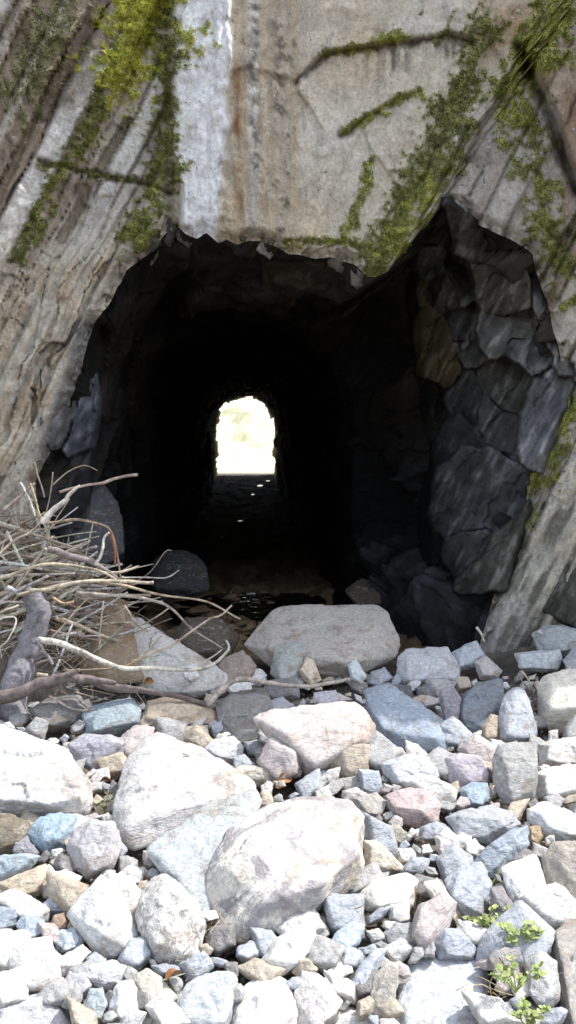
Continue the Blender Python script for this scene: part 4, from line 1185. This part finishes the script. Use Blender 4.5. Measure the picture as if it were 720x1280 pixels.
hand = list(ROCKS)
FILL = [((.58, .565, .53), "white", 3), ((.34, .365, .40), "blue-grey", 3), ((.34, .335, .325), "grey", 3), ((.43, .365, .28), "tan", 2), ((.46, .40, .385), "pinkish", 1), ((.20, .19, .185), "dark grey", 1.5)]
fr_rng = random.Random(3)
placed = []
tries = 0
while len(placed) < 262 and tries < 22000:
    tries += 1
    py = 846 + (1290 - 846) * fr_rng.random() ** .9
    px = fr_rng.uniform(-10, 735)
    if py < 880 and px < 260: continue
    size = fr_rng.choice([.03, .04, .055, .07, .085, .10]) if tries < 7000 else fr_rng.choice([.022, .03, .04, .05])
    d_ = raycast(px, py, .035)
    rpx = size * F / d_
    if any(inside_poly(px, py, p) for p in hand): continue
    if any(math.hypot(px - a_, py - b_) < .64 * (rpx + c_) for a_, b_, c_ in placed): continue
    placed.append((px, py, rpx))
    n = fr_rng.randint(4, 6); a0 = fr_rng.uniform(0, 6.28); el = fr_rng.uniform(.42, .95); ro = fr_rng.uniform(-1.0, 1.0)
    poly = []
    for q in range(n):
        t = a0 + q * 6.283 / n + fr_rng.uniform(-.25, .25); rr = rpx * fr_rng.uniform(.85, 1.4)
        x_, y_ = rr * math.cos(t), rr * math.sin(t) * el
        poly.append((px + x_ * math.cos(ro) - y_ * math.sin(ro), py + x_ * math.sin(ro) + y_ * math.cos(ro)))
    cc = fr_rng.choices(FILL, [f[2] for f in FILL])[0]
    rock(poly, cc[0], f"small {cc[1]} angular stone filling a gap between the larger rubble rocks", d=d_ * .985, h=.35, thick=.7, sub=4, name="stone", group=f"small {cc[1]} stones in the rubble gaps", cat="stone")

# loose chips: uncountable gravel under the rocks
rg = np.random.RandomState(19)
iv, if_ = ico(1)
nch = 9000
cx_ = rg.uniform(-2.2, 2.6, nch); cy_ = 1.5 + 3.3 * rg.uniform(0, 1, nch) ** 1.15
cz_ = G(cx_, cy_) - .085 * (1 - sstep(4.3, 5.2, cy_)) * (1 - sstep(.1, .35, G(cx_, cy_) + .07)) + rg.uniform(-.005, .022, nch)
sz = np.exp(rg.normal(math.log(.0100), .45, nch))
sc_ = sz[:, None] * rg.uniform(.35, 1.6, (nch, 3))
chv = iv[None] * sc_[:, None, :] * rg.uniform(.72, 1.2, (nch, len(iv)))[..., None]
aa = rg.uniform(0, 6.28, nch); bb = rg.uniform(-.8, .8, nch)
ca, sa, cb, sb = np.cos(aa)[:, None], np.sin(aa)[:, None], np.cos(bb)[:, None], np.sin(bb)[:, None]
x1, y1, z1 = chv[..., 0], chv[..., 1] * cb - chv[..., 2] * sb, chv[..., 1] * sb + chv[..., 2] * cb
chv = np.stack([x1 * ca - y1 * sa + cx_[:, None], x1 * sa + y1 * ca + cy_[:, None], z1 + cz_[:, None]], -1)
pal = np.array([(.56, .54, .50), (.36, .385, .42), (.34, .33, .32), (.42, .345, .255), (.45, .40, .38), (.22, .20, .185), (.27, .20, .14)])
pc_ = pal[rg.randint(0, len(pal), nch)] * rg.uniform(.8, 1.15, (nch, 1))
chf = (if_[None] + (np.arange(nch) * len(iv))[:, None, None]).reshape(-1, 3)
grav = mesh_obj("gravel", chv.reshape(-1, 3), chf, M_STRAW, smooth=False, col=np.repeat(pc_, len(iv), 0))
tag(grav, "loose mixed stone chips and gravel between the rubble rocks", "gravel", None, "stuff")

# ------------------------------------------------------------------ sticks
def tube(pts, radii, nseg=8, knobs=0.0, seed=0):
    pts = np.asarray(pts, float); radii = np.asarray(radii, float)
    # smooth the path
    n0 = len(pts)
    tt_ = np.linspace(0, n0 - 1, max(8, (n0 - 1) * 7 + 1))
    def cr(a_):
        out_ = []
        for t in tt_:
            i = min(int(t), n0 - 2); u = t - i
            p0, p1, p2, p3 = a_[max(i - 1, 0)], a_[i], a_[i + 1], a_[min(i + 2, n0 - 1)]
            out_.append(.5 * ((2 * p1) + (-p0 + p2) * u + (2 * p0 - 5 * p1 + 4 * p2 - p3) * u * u + (-p0 + 3 * p1 - 3 * p2 + p3) * u ** 3))
        return np.array(out_)
    c = cr(pts); r = np.maximum(np.interp(tt_, np.arange(n0), radii), 1e-4)
    ln = np.linalg.norm(c[-1] - c[0]) + 1e-6
    c = c + np.stack([fbm(np.stack([tt_ * 1.3 + seed, 0 * tt_ + k, 0 * tt_], -1), 3, seed) for k in range(3)], -1) * r[:, None] * 1.2
    T = np.gradient(c, axis=0); T /= np.linalg.norm(T, axis=1, keepdims=True) + 1e-9
    up = np.array([.3, -.5, .8]); 
    a1 = np.cross(T, up); a1 /= np.linalg.norm(a1, axis=1, keepdims=True) + 1e-9
    a2 = np.cross(T, a1)
    ph = np.linspace(0, 2 * math.pi, nseg, endpoint=False)
    m_ = len(c)
    kn = 1 + knobs * fbm(np.stack([np.repeat(tt_, nseg) * 1.7 + seed, np.tile(np.cos(ph), m_) * 1.5, np.tile(np.sin(ph), m_) * 1.5], -1), 3, seed + 3).reshape(m_, nseg)
    V = c[:, None, :] + (r[:, None] * kn)[..., None] * (np.cos(ph)[None, :, None] * a1[:, None, :] + np.sin(ph)[None, :, None] * a2[:, None, :])
    V = np.vstack([V.reshape(-1, 3), c[0:1], c[-1:]])
    fs = []
    for i in range(m_ - 1):
        for j in range(nseg):
            j2 = (j + 1) % nseg
            fs.append((i * nseg + j, i * nseg + j2, (i + 1) * nseg + j2, (i + 1) * nseg + j))
    for j in range(nseg):
        fs.append((m_ * nseg, (j + 1) % nseg, j)); fs.append((m_ * nseg + 1, (m_ - 1) * nseg + j, (m_ - 1) * nseg + (j + 1) % nseg))
    return V, fs


ST_SEED = [500]


def stick(pp, r0, r1, color, label, name="twig", cat="twig", group=None, lift=.06, d=None, knobs=.25, nseg=8, forks=()):
    ST_SEED[0] += 1
    pts = []
    for k, q in enumerate(pp):
        px, py = q[0], q[1]
        dd_ = q[2] if len(q) > 2 else (d if d is not None else raycast(px, py) - lift)
        pts.append(P(px, py, dd_))
    pts = np.array(pts)
    rr = np.linspace(r0, r1, len(pts)) * (.78 if name == 'twig' else .9)
    V, fs = tube(pts, rr, nseg, knobs, ST_SEED[0])
    c0 = pts.mean(0)
    o = mesh_obj(name, V, fs, M_WOOD, loc=c0)
    o.color = (*[min(.82, c_ * 1.4) for c_ in color], 1)
    tag(o, label, cat, group)
    for (fp, fr0, fr1) in forks:
        fpts = np.array([P(q[0], q[1], q[2]) for q in fp])
        V2, f2_ = tube(fpts, np.linspace(fr0, fr1, len(fpts)), 6, .2, ST_SEED[0] + 77)
        w = mesh_obj("side_shoot", V2 - c0, f2_, M_WOOD, parent=o)
        w.color = o.color
    return o


GW = (.20, .19, .20); PW = (.46, .40, .31); WW = (.56, .52, .45); DW = (.14, .115, .105); RW = (.25, .14, .085); TW = (.36, .28, .19)
stick([(54, 738, 4.32), (44, 772, 4.25), (34, 806, 4.18), (24, 852, 4.08), (14, 930, 3.95)], .062, .088, (.23, .22, .235), "thick grey log standing at the left edge of the brush pile", name="log", cat="log", knobs=.22, nseg=20,
      forks=[([(48, 815, 4.10), (60, 822, 4.05), (66, 832, 4.03)], .014, .007)])
stick([(-24, 874, 3.93), (30, 862, 3.92), (66, 856, 3.91), (100, 850, 3.92), (150, 858, 3.94), (205, 867, 3.95), (262, 880, 3.96)], .042, .012, (.19, .155, .145), "thick dark brown branch lying across the foot of the brush pile", name="branch", cat="branch", knobs=.35, nseg=14,
      forks=[([(60, 856, 3.92), (82, 844, 3.90), (100, 838, 3.90)], .022, .010), ([(100, 850, 3.9), (140, 852, 3.87), (143, 855, 3.86)], .02, .008)])
stick([(258, 878, 3.9), (282, 856, 4.0), (310, 850, 4.03), (352, 856, 4.05), (395, 858, 4.06), (438, 849, 4.1)], .017, .011, (.42, .37, .32), "long pale bent stick pointing right, below the big mouth boulder", name="branch", cat="branch", knobs=.3)
stick([(52, 800, 4.02), (92, 814, 3.98), (142, 832, 3.98), (196, 836, 4.05), (240, 838, 4.12), (270, 829, 4.2), (286, 812, 4.25), (282, 800, 4.27)], .020, .006, WW, "long white peeled stick curving up at its right end", name="branch", cat="branch", forks=[([(240, 838, 4.12), (265, 822, 4.2), (278, 812, 4.24)], .006, .003)])
stick([(150, 836, 4.02), (190, 818, 4.06), (225, 800, 4.12), (258, 776, 4.2), (276, 768, 4.24), (289, 757, 4.28)], .008, .006, (.43, .34, .26), "thin brown and white twig rising to the right over the pale slab", forks=[([(255, 780, 4.2), (262, 772, 4.2)], .005, .003)])
stick([(96, 742, 4.2), (150, 744, 4.22), (205, 756, 4.3), (240, 786, 4.36), (280, 812, 4.4)], .014, .005, (.40, .35, .30), "slim grey-white stick bending down to the right of the brush pile")
stick([(20, 744, 4.2), (80, 730, 4.2), (140, 730, 4.25), (200, 744, 4.33), (258, 752, 4.4), (300, 774, 4.44)], .012, .006, (.44, .36, .25), "straw coloured stem ending in a brown point over the tunnel floor")
stick([(58, 656, 4.42), (98, 650, 4.42), (126, 655, 4.46), (139, 664, 4.48), (146, 690, 4.46), (152, 735, 4.42)], .012, .006, (.36, .27, .19), "brown twig arching over and down at the top of the pile")
stick([(54, 654, 4.36), (72, 634, 4.38), (86, 622, 4.40), (101, 607, 4.42)], .022, .008, (.55, .50, .44), "short thick whitish broken stick at the top of the pile", name="branch", cat="branch")
stick([(74, 614, 4.5), (112, 606, 4.52), (140, 600, 4.55), (173, 593, 4.6)], .010, .012, (.42, .33, .28), "straight pinkish stick sticking out right from the top of the pile")
stick([(66, 606, 4.5), (84, 590, 4.52), (104, 582, 4.54), (122, 588, 4.55)], .006, .003, TW, "thin wiry twig arching highest above the pile")
stick([(-10, 728, 4.22), (30, 712, 4.22), (70, 705, 4.22), (120, 712, 4.26), (150, 728, 4.3)], .013, .008, (.48, .41, .30), "yellowish bent stick across the middle of the pile")
stick([(60, 690, 4.32), (100, 696, 4.32), (138, 716, 4.32), (152, 732, 4.32)], .020, .014, (.24, .20, .19), "stout grey-brown stick slanting down in the middle of the pile", name="branch", cat="branch")
stick([(36, 740, 4.16), (72, 734, 4.14), (110, 728, 4.15), (158, 728, 4.22), (192, 727, 4.26)], .013, .012, (.55, .47, .35), "long cream stick lying level above the grey log")
stick([(118, 715, 4.3), (146, 716, 4.32), (174, 709, 4.36)], .011, .010, (.52, .45, .35), "short cream stick stump poking right from the pile")
stick([(160, 732, 4.33), (186, 716, 4.36), (206, 690, 4.4), (214, 688, 4.42)], .005, .003, (.25, .2, .16), "wispy dark twig curling up in front of the dark boulder")
stick([(150, 722, 4.3), (180, 722, 4.34), (208, 722, 4.36), (224, 713, 4.4)], .006, .004, (.46, .42, .38), "wispy white twig with an upturned tip in front of the dark boulder")
stick([(120, 706, 4.3), (128, 690, 4.32), (130, 676, 4.34), (136, 666, 4.35)], .012, .008, (.60, .55, .48), "short white curved chip of wood standing in the pile")
stick([(139, 664, 4.4), (142, 680, 4.4), (143, 706, 4.38)], .012, .008, (.22, .09, .05), "short rusty red twig hanging in the pile")
stick([(-8, 700, 4.3), (14, 678, 4.34), (40, 664, 4.36), (60, 640, 4.42)], .010, .006, (.42, .36, .27), "pale twig rising right near the left edge of the pile")
stick([(4, 640, 4.44), (28, 618, 4.48), (44, 604, 4.5)], .014, .008, (.36, .29, .25), "brownish stick leaning right at the top left of the pile")
stick([(26, 604, 4.5), (36, 622, 4.46), (44, 646, 4.42)], .009, .006, (.58, .53, .46), "white splinter leaning left at the top of the pile")
stick([(38, 604, 4.48), (44, 622, 4.46), (52, 648, 4.42)], .008, .005, (.48, .38, .22), "yellow splinter beside the white splinter at the top of the pile")
stick([(44, 578, 4.56), (50, 600, 4.52), (56, 622, 4.5)], .006, .006, (.34, .28, .22), "upright brown twig highest at the top left of the pile")
stick([(66, 590, 4.54), (64, 612, 4.5), (58, 640, 4.45)], .005, .004, (.35, .28, .20), "thin upright twig behind the whitish broken stick")
stick([(-8, 770, 4.1), (10, 762, 4.1), (24, 757, 4.12)], .010, .008, (.50, .42, .32), "pale stick end poking in at the left edge above the log")
stick([(-6, 780, 4.05), (6, 772, 4.05), (20, 774, 4.05), (10, 800, 4.0), (-4, 812, 4.0)], .007, .005, (.52, .47, .40), "pale hooked twig at the left edge beside the log")
stick([(66, 748, 4.15), (82, 754, 4.13), (92, 752, 4.12)], .009, .009, (.55, .38, .24), "short orange stick stub above the log")
stick([(62, 800, 4.1), (92, 766, 4.16), (112, 746, 4.2)], .006, .004, (.42, .34, .24), "thin straight twig slanting up behind the log")
stick([(130, 752, 4.25), (126, 780, 4.22), (124, 812, 4.2)], .006, .005, (.50, .45, .38), "thin white upright stem over the brown streaked block")
stick([(62, 870, 3.92), (84, 884, 3.88), (104, 888, 3.88), (122, 885, 3.9)], .008, .005, (.48, .40, .35), "thin curved twig under the dark branch")
stick([(80, 838, 4.0), (150, 834, 4.0), (182, 816, 4.05), (202, 795, 4.12)], .006, .004, (.36, .28, .19), "thin brown twig crossing the white peeled stick")
stick([(48, 842, 3.95), (60, 846, 3.93)], .012, .012, (.50, .42, .30), "short cut stick end beside the log")
stick([(156, 756, 4.2), (168, 778, 4.22), (184, 790, 4.26)], .008, .006, (.40, .33, .25), "grey twig hanging over the pale grey slab")
# sticks out on the rubble
stick([(524, 1074, 2.86), (556, 1060, 2.86), (590, 1054, 2.88), (612, 1044, 2.92)], .006, .003, (.34, .24, .20), "thin brown stick lying over the stones by the pinkish white pointed stone")
stick([(262, 1146, 2.36), (278, 1166, 2.32), (300, 1182, 2.28), (322, 1190, 2.26)], .005, .003, (.55, .50, .44), "pale curved twig at the lower left of the biggest boulder")
stick([(256, 1150, 2.34), (272, 1172, 2.3), (284, 1196, 2.26)], .006, .004, (.32, .20, .15), "reddish twig at the lower left of the biggest boulder")
stick([(360, 1168, 2.28), (388, 1160, 2.34), (416, 1162, 2.4)], .004, .003, (.38, .30, .22), "thin root under the right front of the biggest boulder")
stick([(596, 784, 4.62), (602, 793, 4.62), (606, 802, 4.62)], .010, .007, (.58, .54, .46), "little upright white stick at the foot of the right cliff")
stick([(652, 838, 4.1), (662, 852, 4.1), (668, 870, 4.1)], .006, .004, (.50, .44, .36), "pale straw stem left of the big cream block")
stick([(648, 846, 4.1), (660, 860, 4.1), (670, 882, 4.1)], .005, .003, (.30, .22, .16), "dark straw stem left of the big cream block")
stick([(394, 978, 3.4), (410, 962, 3.5), (424, 954, 3.56)], .005, .003, (.30, .24, .18), "thin dark twig along the lower edge of the pinkish white rock")
stick([(228, 942, 3.1), (280, 960, 3.15), (320, 982, 3.1)], .004, .002, (.50, .46, .38), "fine straw lying on the sloping white slab")
stick([(443, 1040, 2.95), (455, 1012, 3.05), (462, 1000, 3.1)], .004, .003, (.25, .2, .16), "short dark twig at the right shoulder of the biggest boulder")
stick([(592, 1000, 3.3), (594, 1014, 3.25), (598, 1030, 3.2)], .003, .002, (.5, .4, .25), "yellow straw beside the small sky blue stone")
stick([(470, 1262, 1.98), (476, 1288, 1.92)], .004, .003, (.4, .28, .2), "short straw at the bottom beside the pale tan pillar stone")

# more anonymous twigs in the pile
tr = random.Random(21)
for k in range(285):
    px = tr.gauss(75, 60); py = tr.gauss(712, 52)
    if px < -30 or px > 215 or py < 616 or py > 835 or py < 596 + .42 * px: continue
    an = tr.gauss(-.15, .55) if tr.random() < .75 else tr.uniform(-1.5, 1.5)
    L = tr.uniform(40, 150)
    d0 = raycast(px, py) - tr.uniform(.10, .30)
    if d0 > 5.15: continue
    dx, dy = math.cos(an) * L / 2, math.sin(an) * L / 2
    bx, by = tr.uniform(-.04, .04) * L, tr.gauss(0, .05) * L
    dd = tr.uniform(-.12, .12)
    c = tr.choice([(.68, .59, .46), (.58, .48, .36), (.42, .34, .27), (.74, .68, .59), (.28, .22, .18), (.58, .52, .47), (.66, .56, .41)])
    r_ = tr.choice([.006, .008, .011, .014, .018])
    stick([(px - dx, py - dy, d0 - dd), (px - dx * .3 + bx, py - dy * .3 + by, d0), (px + dx * .35 + bx * .7, py + dy * .35 + by * .7, d0 + dd * .3), (px + dx, py + dy, d0 + dd)], r_, r_ * .6, c,
          "thin dry twig tangled among others in the brush pile", group="dry twigs tangled in the brush pile", knobs=.2, nseg=6)

# dry stalks and needles, uncountable
rg = np.random.RandomState(8)
V, Fc, Cc = [], [], []


def blade(p0, p1, w, c):
    n = len(V)
    t = p1 - p0
    sd = np.cross(t, rg.normal(size=3)); sd /= np.linalg.norm(sd) + 1e-9
    mid = (p0 + p1) / 2 + rg.normal(size=3) * np.linalg.norm(t) * .12
    for a_, ww in ((p0, w), (mid, w * .8), (p1, w * .2)):
        V.append(a_ + sd * ww); V.append(a_ - sd * ww)
    for k in (0, 2):
        Fc.append((n + k, n + k + 1, n + k + 3, n + k + 2))
    Cc.extend([c] * 6)


for k in range(2800):
    px = rg.normal(75, 60); py = rg.normal(720, 60)
    if px < -60 or px > 240 or py < 605 + .25 * px or py > 880: continue
    d0 = raycast(px, py) - rg.uniform(0, .13)
    if d0 > 5.2: continue
    p0 = P(px, py, d0)
    L = rg.uniform(.06, .30)
    v = np.array([rg.normal(.5, .7), rg.normal(-.2, .5), rg.normal(.0, .45)]); v /= np.linalg.norm(v)
    base = [np.array([.66, .56, .41]), np.array([.52, .43, .31]), np.array([.74, .68, .57]), np.array([.24, .17, .12])][rg.randint(4)]
    blade(p0 - v * L / 2, p0 + v * L / 2, rg.uniform(.0012, .003), base)
straw = mesh_obj("dry_straw", np.array(V), np.array(Fc), M_STRAW, smooth=False, col=np.array(Cc))
tag(straw, "tangle of dry straw and fine stalks matted through the brush pile", "straw", None, "stuff")

# litter: straw and needles lodged between the rocks
V, Fc, Cc = [], [], []
for (cx, cy, n, sp) in ((130, 1010, 26, 9), (235, 1212, 30, 12), (592, 1000, 26, 8), (440, 952, 20, 8), (445, 1160, 16, 12), (265, 1165, 16, 9), (520, 1130, 14, 10), (575, 868, 16, 8), (610, 1240, 22, 14), (300, 850, 18, 12), (170, 900, 14, 10), (530, 1052, 10, 8), (655, 1230, 20, 20)):
    dq = raycast(cx, cy) - .04
    for k in range(n):
        p0 = P(cx + rg.normal() * sp, cy + rg.normal() * sp, dq - rg.uniform(0, .05))
        v = rg.normal(size=3); v[1] *= .5; v /= np.linalg.norm(v)
        L = rg.uniform(.03, .11)
        base = [np.array([.50, .40, .22]), np.array([.30, .18, .10]), np.array([.46, .42, .30])][rg.randint(3)]
        blade(p0 - v * L / 2, p0 + v * L / 2, rg.uniform(.0008, .002), base)
lit = mesh_obj("straw_litter", np.array(V), np.array(Fc), M_STRAW, smooth=False, col=np.array(Cc))
tag(lit, "brown straw and needle litter lodged between the rubble rocks", "litter", None, "stuff")

# dead leaves
def dead_leaf(px, py, s, d, label, seed):
    r = np.random.RandomState(seed)
    n = 9
    V, F2 = [], []
    curl = r.uniform(.3, .7)
    for i in range(n):
        t = i / (n - 1)
        w = .42 * math.sin(math.pi * min(1, t * .95 + .03)) ** .8
        for j in (-1, -.5, 0, .5, 1):
            V.append((t - .5, j * w * (1 + .12 * math.sin(9 * t)), curl * (abs(j) * w) + .25 * math.sin(3 * t) * curl))
    for i in range(n - 1):
        for j in range(4):
            F2.append((i * 5 + j, i * 5 + j + 1, (i + 1) * 5 + j + 1, (i + 1) * 5 + j))
    V = np.array(V) * s
    R3 = np.array(Matrix.Rotation(r.uniform(0, 6), 3, 'Z') @ Matrix.Rotation(r.uniform(.2, 1.0), 3, 'X'))
    c = P(px, py, d)
    o = mesh_obj("dead_leaf", V @ R3.T + c, F2, M_DEAD, loc=c)
    return tag(o, label, "leaf")


for k, (px, py, s, lb) in enumerate(((447, 947, .10, "curled tan dead leaf between the pinkish white rock and the pale blue-grey lumpy rock"), (356, 974, .06, "rust brown dead leaf below the undercut of the pinkish white rock"),
                                     (349, 982, .04, "small brown dead leaf nearest the cream stone"), (568, 1068, .07, "orange-brown dead leaf under the thin brown stick"),
                                     (529, 872, .06, "pale orange dead leaf on the large blue slab"), (132, 978, .05, "brown dead leaf above the yellow dry weed"),
                                     (218, 1222, .05, "brown dead leaf left of the smooth pale blue stone"), (186, 852, .06, "reddish dead leaf behind the dark branch"), (512, 1112, .05, "tan dead leaf by the white six sided rock"))):
    d_ = raycast(px, py) - .10
    dead_leaf(px, py, s, d_, lb, 40 + k)

# ------------------------------------------------------------------ weeds
def weed(px, py, d, size, n_leaf, label, seed, spread=1.0, mat=M_WEED, leafw=.5, name="weed"):
    r = np.random.RandomState(seed)
    base = P(px, py, d)
    root = bpy.data.objects.new(name, None); COL.objects.link(root); root.location = tuple(base)
    tag(root, label, "plant")
    SV, SF, LV, LF = [], [], [], []
    for k in range(max(4, n_leaf // 4)):
        a_ = r.uniform(0, 6.28); out_ = r.uniform(.3, 1.0) * spread; hh = r.uniform(.4, 1.0)
        tip = np.array([math.cos(a_) * out_, math.sin(a_) * out_ * .7, hh]) * size
        mid = tip * .5 + np.array([0, 0, .18 * size])
        v, f = tube([np.zeros(3), mid, tip], [.0022, .0018, .001], 5, .1, seed + k)
        o_ = sum(len(q) for q in SV)
        SV.append(v); SF += [tuple(i + o_ for i in t) for t in f]
        for q in range(n_leaf // 4 + 1):
            u = r.uniform(.35, 1.0)
            c = (mid * 2 * u if u < .5 else mid + (tip - mid) * (u - .5) * 2)
            L = size * r.uniform(.10, .24)
            dv = np.array([r.normal(), r.normal() - .3, r.uniform(.0, .8)]); dv /= np.linalg.norm(dv)
            sdv = np.cross(dv, np.array([r.normal() * .3, -.4, 1])); sdv /= np.linalg.norm(sdv)
            nm = np.cross(sdv, dv)
            o2 = len(LV)
            for t, w in ((0, .05), (.3, .8), (.6, 1.0), (.85, .6), (1, .05)):
                for j in (-1, 0, 1):
                    LV.append(c + dv * L * t + sdv * j * w * L * leafw * .55 + nm * (-.12 * t * t + .08 * abs(j) * w) * L)
            for i in range(4):
                for j in range(2):
                    LF.append((o2 + i * 3 + j, o2 + i * 3 + j + 1, o2 + i * 3 + 4 + j, o2 + i * 3 + 3 + j))
    mesh_obj("stems", np.vstack(SV), SF, mat, parent=root)
    mesh_obj("leaves", np.array(LV), LF, mat, parent=root)
    return root


weed(608, 1166, 2.24, 0.085, 36, "lime green weed with small leaves, topmost in the gap left of the long white slab", 1, 1.0, leafw=.8)
weed(650, 1190, 2.10, 0.085, 36, "lime green weed touching the lower end of the long white slab", 2, 1.0, leafw=.9)
weed(645, 1240, 1.92, 0.08, 34, "pale green weed in the middle of the weed patch", 3, 1.0, leafw=.9)
weed(660, 1286, 1.79, 0.07, 32, "green weed at the bottom edge in the right corner gap", 4, 1.0, leafw=.8)
weed(330, 1186, 2.22, .045, 10, "tiny green sprout under the front of the biggest boulder", 5, 1.0, leafw=.8)
weed(432, 1246, 2.02, .04, 8, "tiny green sprout near the bottom beside the slim blue stone", 6, 1.0, leafw=.7)
weed(132, 1020, 3.02, .10, 10, "yellow-green dry weed growing between the two white rocks on the left", 7, .7, leafw=.4)


def grass_tuft(px, py, d, size, n, label, seed):
    r = np.random.RandomState(seed)
    base = P(px, py, d)
    VV, FF = [], []
    for k in range(n):
        a_ = r.uniform(0, 6.28); lean = r.uniform(.1, .5)
        dv = np.array([math.cos(a_) * lean, math.sin(a_) * lean, 1]); L = size * r.uniform(.6, 1.0)
        sdv = np.cross(dv, np.array([r.normal(), r.normal() - 1, 0])); sdv /= np.linalg.norm(sdv)
        o2 = len(VV)
        for t in np.linspace(0, 1, 6):
            c = dv * L * t + np.array([math.cos(a_), math.sin(a_), -.5]) * L * .35 * t * t
            w = .0035 * (1 - t) ** .6 + .0003
            VV.append(c + sdv * w); VV.append(c - sdv * w)
        for i in range(5): FF.append((o2 + 2 * i, o2 + 2 * i + 1, o2 + 2 * i + 3, o2 + 2 * i + 2))
    o = mesh_obj("grass_tuft", np.array(VV) + base, FF, M_WEED, loc=base)
    return tag(o, label, "grass")


grass_tuft(604, 1134, 2.5, .20, 12, "small tuft of upright green grass blades in front of the long blue rock", 3)

# ------------------------------------------------------------------ moss tufts on the cliff
rg = np.random.RandomState(77)
w = (MM * (PX > -40) * (PX < 760) * (PY > -50)).ravel()
idx = np.where(w > .35)[0]
# weight by cell area so tufts spread evenly
cell = (R * (2 * math.pi / NA))[:, :] * np.gradient(R, axis=1)
pw = (w * cell.ravel())[idx]; pw /= pw.sum()
nt_ = 42000
pick = rg.choice(idx, nt_, p=pw)
bs = CVf[pick] + rg.normal(size=(nt_, 3)) * np.array([.006, .004, .006])
bright = np.clip(MB.ravel()[pick] + rg.normal(size=nt_) * .16, 0, 1.1)
mv = np.zeros((nt_, 3, 3, 3)); mc = np.zeros((nt_, 3, 3, 3))
low, high = np.array([.045, .055, .020]), np.array([.42, .45, .05])
for q in range(3):
    dv = rg.normal(size=(nt_, 3)); dv[:, 1] = -np.abs(dv[:, 1]) - .5; dv /= np.linalg.norm(dv, axis=1, keepdims=True)
    sdv = np.cross(dv, rg.normal(size=(nt_, 3))); sdv /= np.linalg.norm(sdv, axis=1, keepdims=True)
    L = rg.uniform(.004, .009, nt_)[:, None]
    mv[:, q, 0] = bs + sdv * L * .4; mv[:, q, 1] = bs - sdv * L * .4; mv[:, q, 2] = bs + dv * L
    cc = np.where(bright[:, None] < .6, low + (np.array([.105, .15, .03]) - low) * np.clip(bright[:, None] / .6, 0, 1), np.array([.105, .15, .03]) + (high - np.array([.105, .15, .03])) * np.clip((bright[:, None] - .6) / .4, 0, 1.1))
    cc = cc * rg.uniform(.65, 1.3, (nt_, 1))
    mc[:, q, 0] = mc[:, q, 1] = cc * .7; mc[:, q, 2] = cc * 1.15
mf = np.arange(nt_ * 9).reshape(-1, 3)
moss = mesh_obj("moss", mv.reshape(-1, 3), mf, M_MOSS, smooth=False, col=mc.reshape(-1, 3))
tag(moss, "green and olive moss growing along the cracks of the cliff", "moss", None, "stuff")

# ------------------------------------------------------------------ light
SUN = Vector((.50, .205, .82)).normalized()
el = math.asin(SUN.z); az = math.atan2(SUN.x, SUN.y)
ld = bpy.data.lights.new("sun", 'SUN'); ld.energy = 5.0; ld.angle = math.radians(.6); ld.color = (1, .975, .94)
sun = bpy.data.objects.new("sun", ld); COL.objects.link(sun)
sun.rotation_euler = SUN.to_track_quat('Z', 'Y').to_euler()
sun.location = (4, 3, 9)
wd = bpy.data.worlds.new("World"); scene.world = wd; wd.use_nodes = True
nt = wd.node_tree
bg = nt.nodes["Background"]
sky = nt.nodes.new('ShaderNodeTexSky'); sky.sky_type = 'NISHITA'; sky.sun_disc = False
sky.sun_elevation = el; sky.sun_rotation = az; sky.dust_density = 2.0; sky.air_density = 1.0
hs = nt.nodes.new('ShaderNodeHueSaturation'); hs.inputs['Saturation'].default_value = .50; hs.inputs['Value'].default_value = 2.65
nt.links.new(sky.outputs[0], hs.inputs['Color']); nt.links.new(hs.outputs[0], bg.inputs['Color'])
bg.inputs['Strength'].default_value = .15

scene.view_settings.view_transform = 'Standard'
scene.view_settings.look = 'None'
scene.view_settings.exposure = 0
scene.view_settings.gamma = 1
scene.render.engine = 'CYCLES'
scene.cycles.use_denoising = True
scene.cycles.max_bounces = 8
scene.cycles.diffuse_bounces = 5
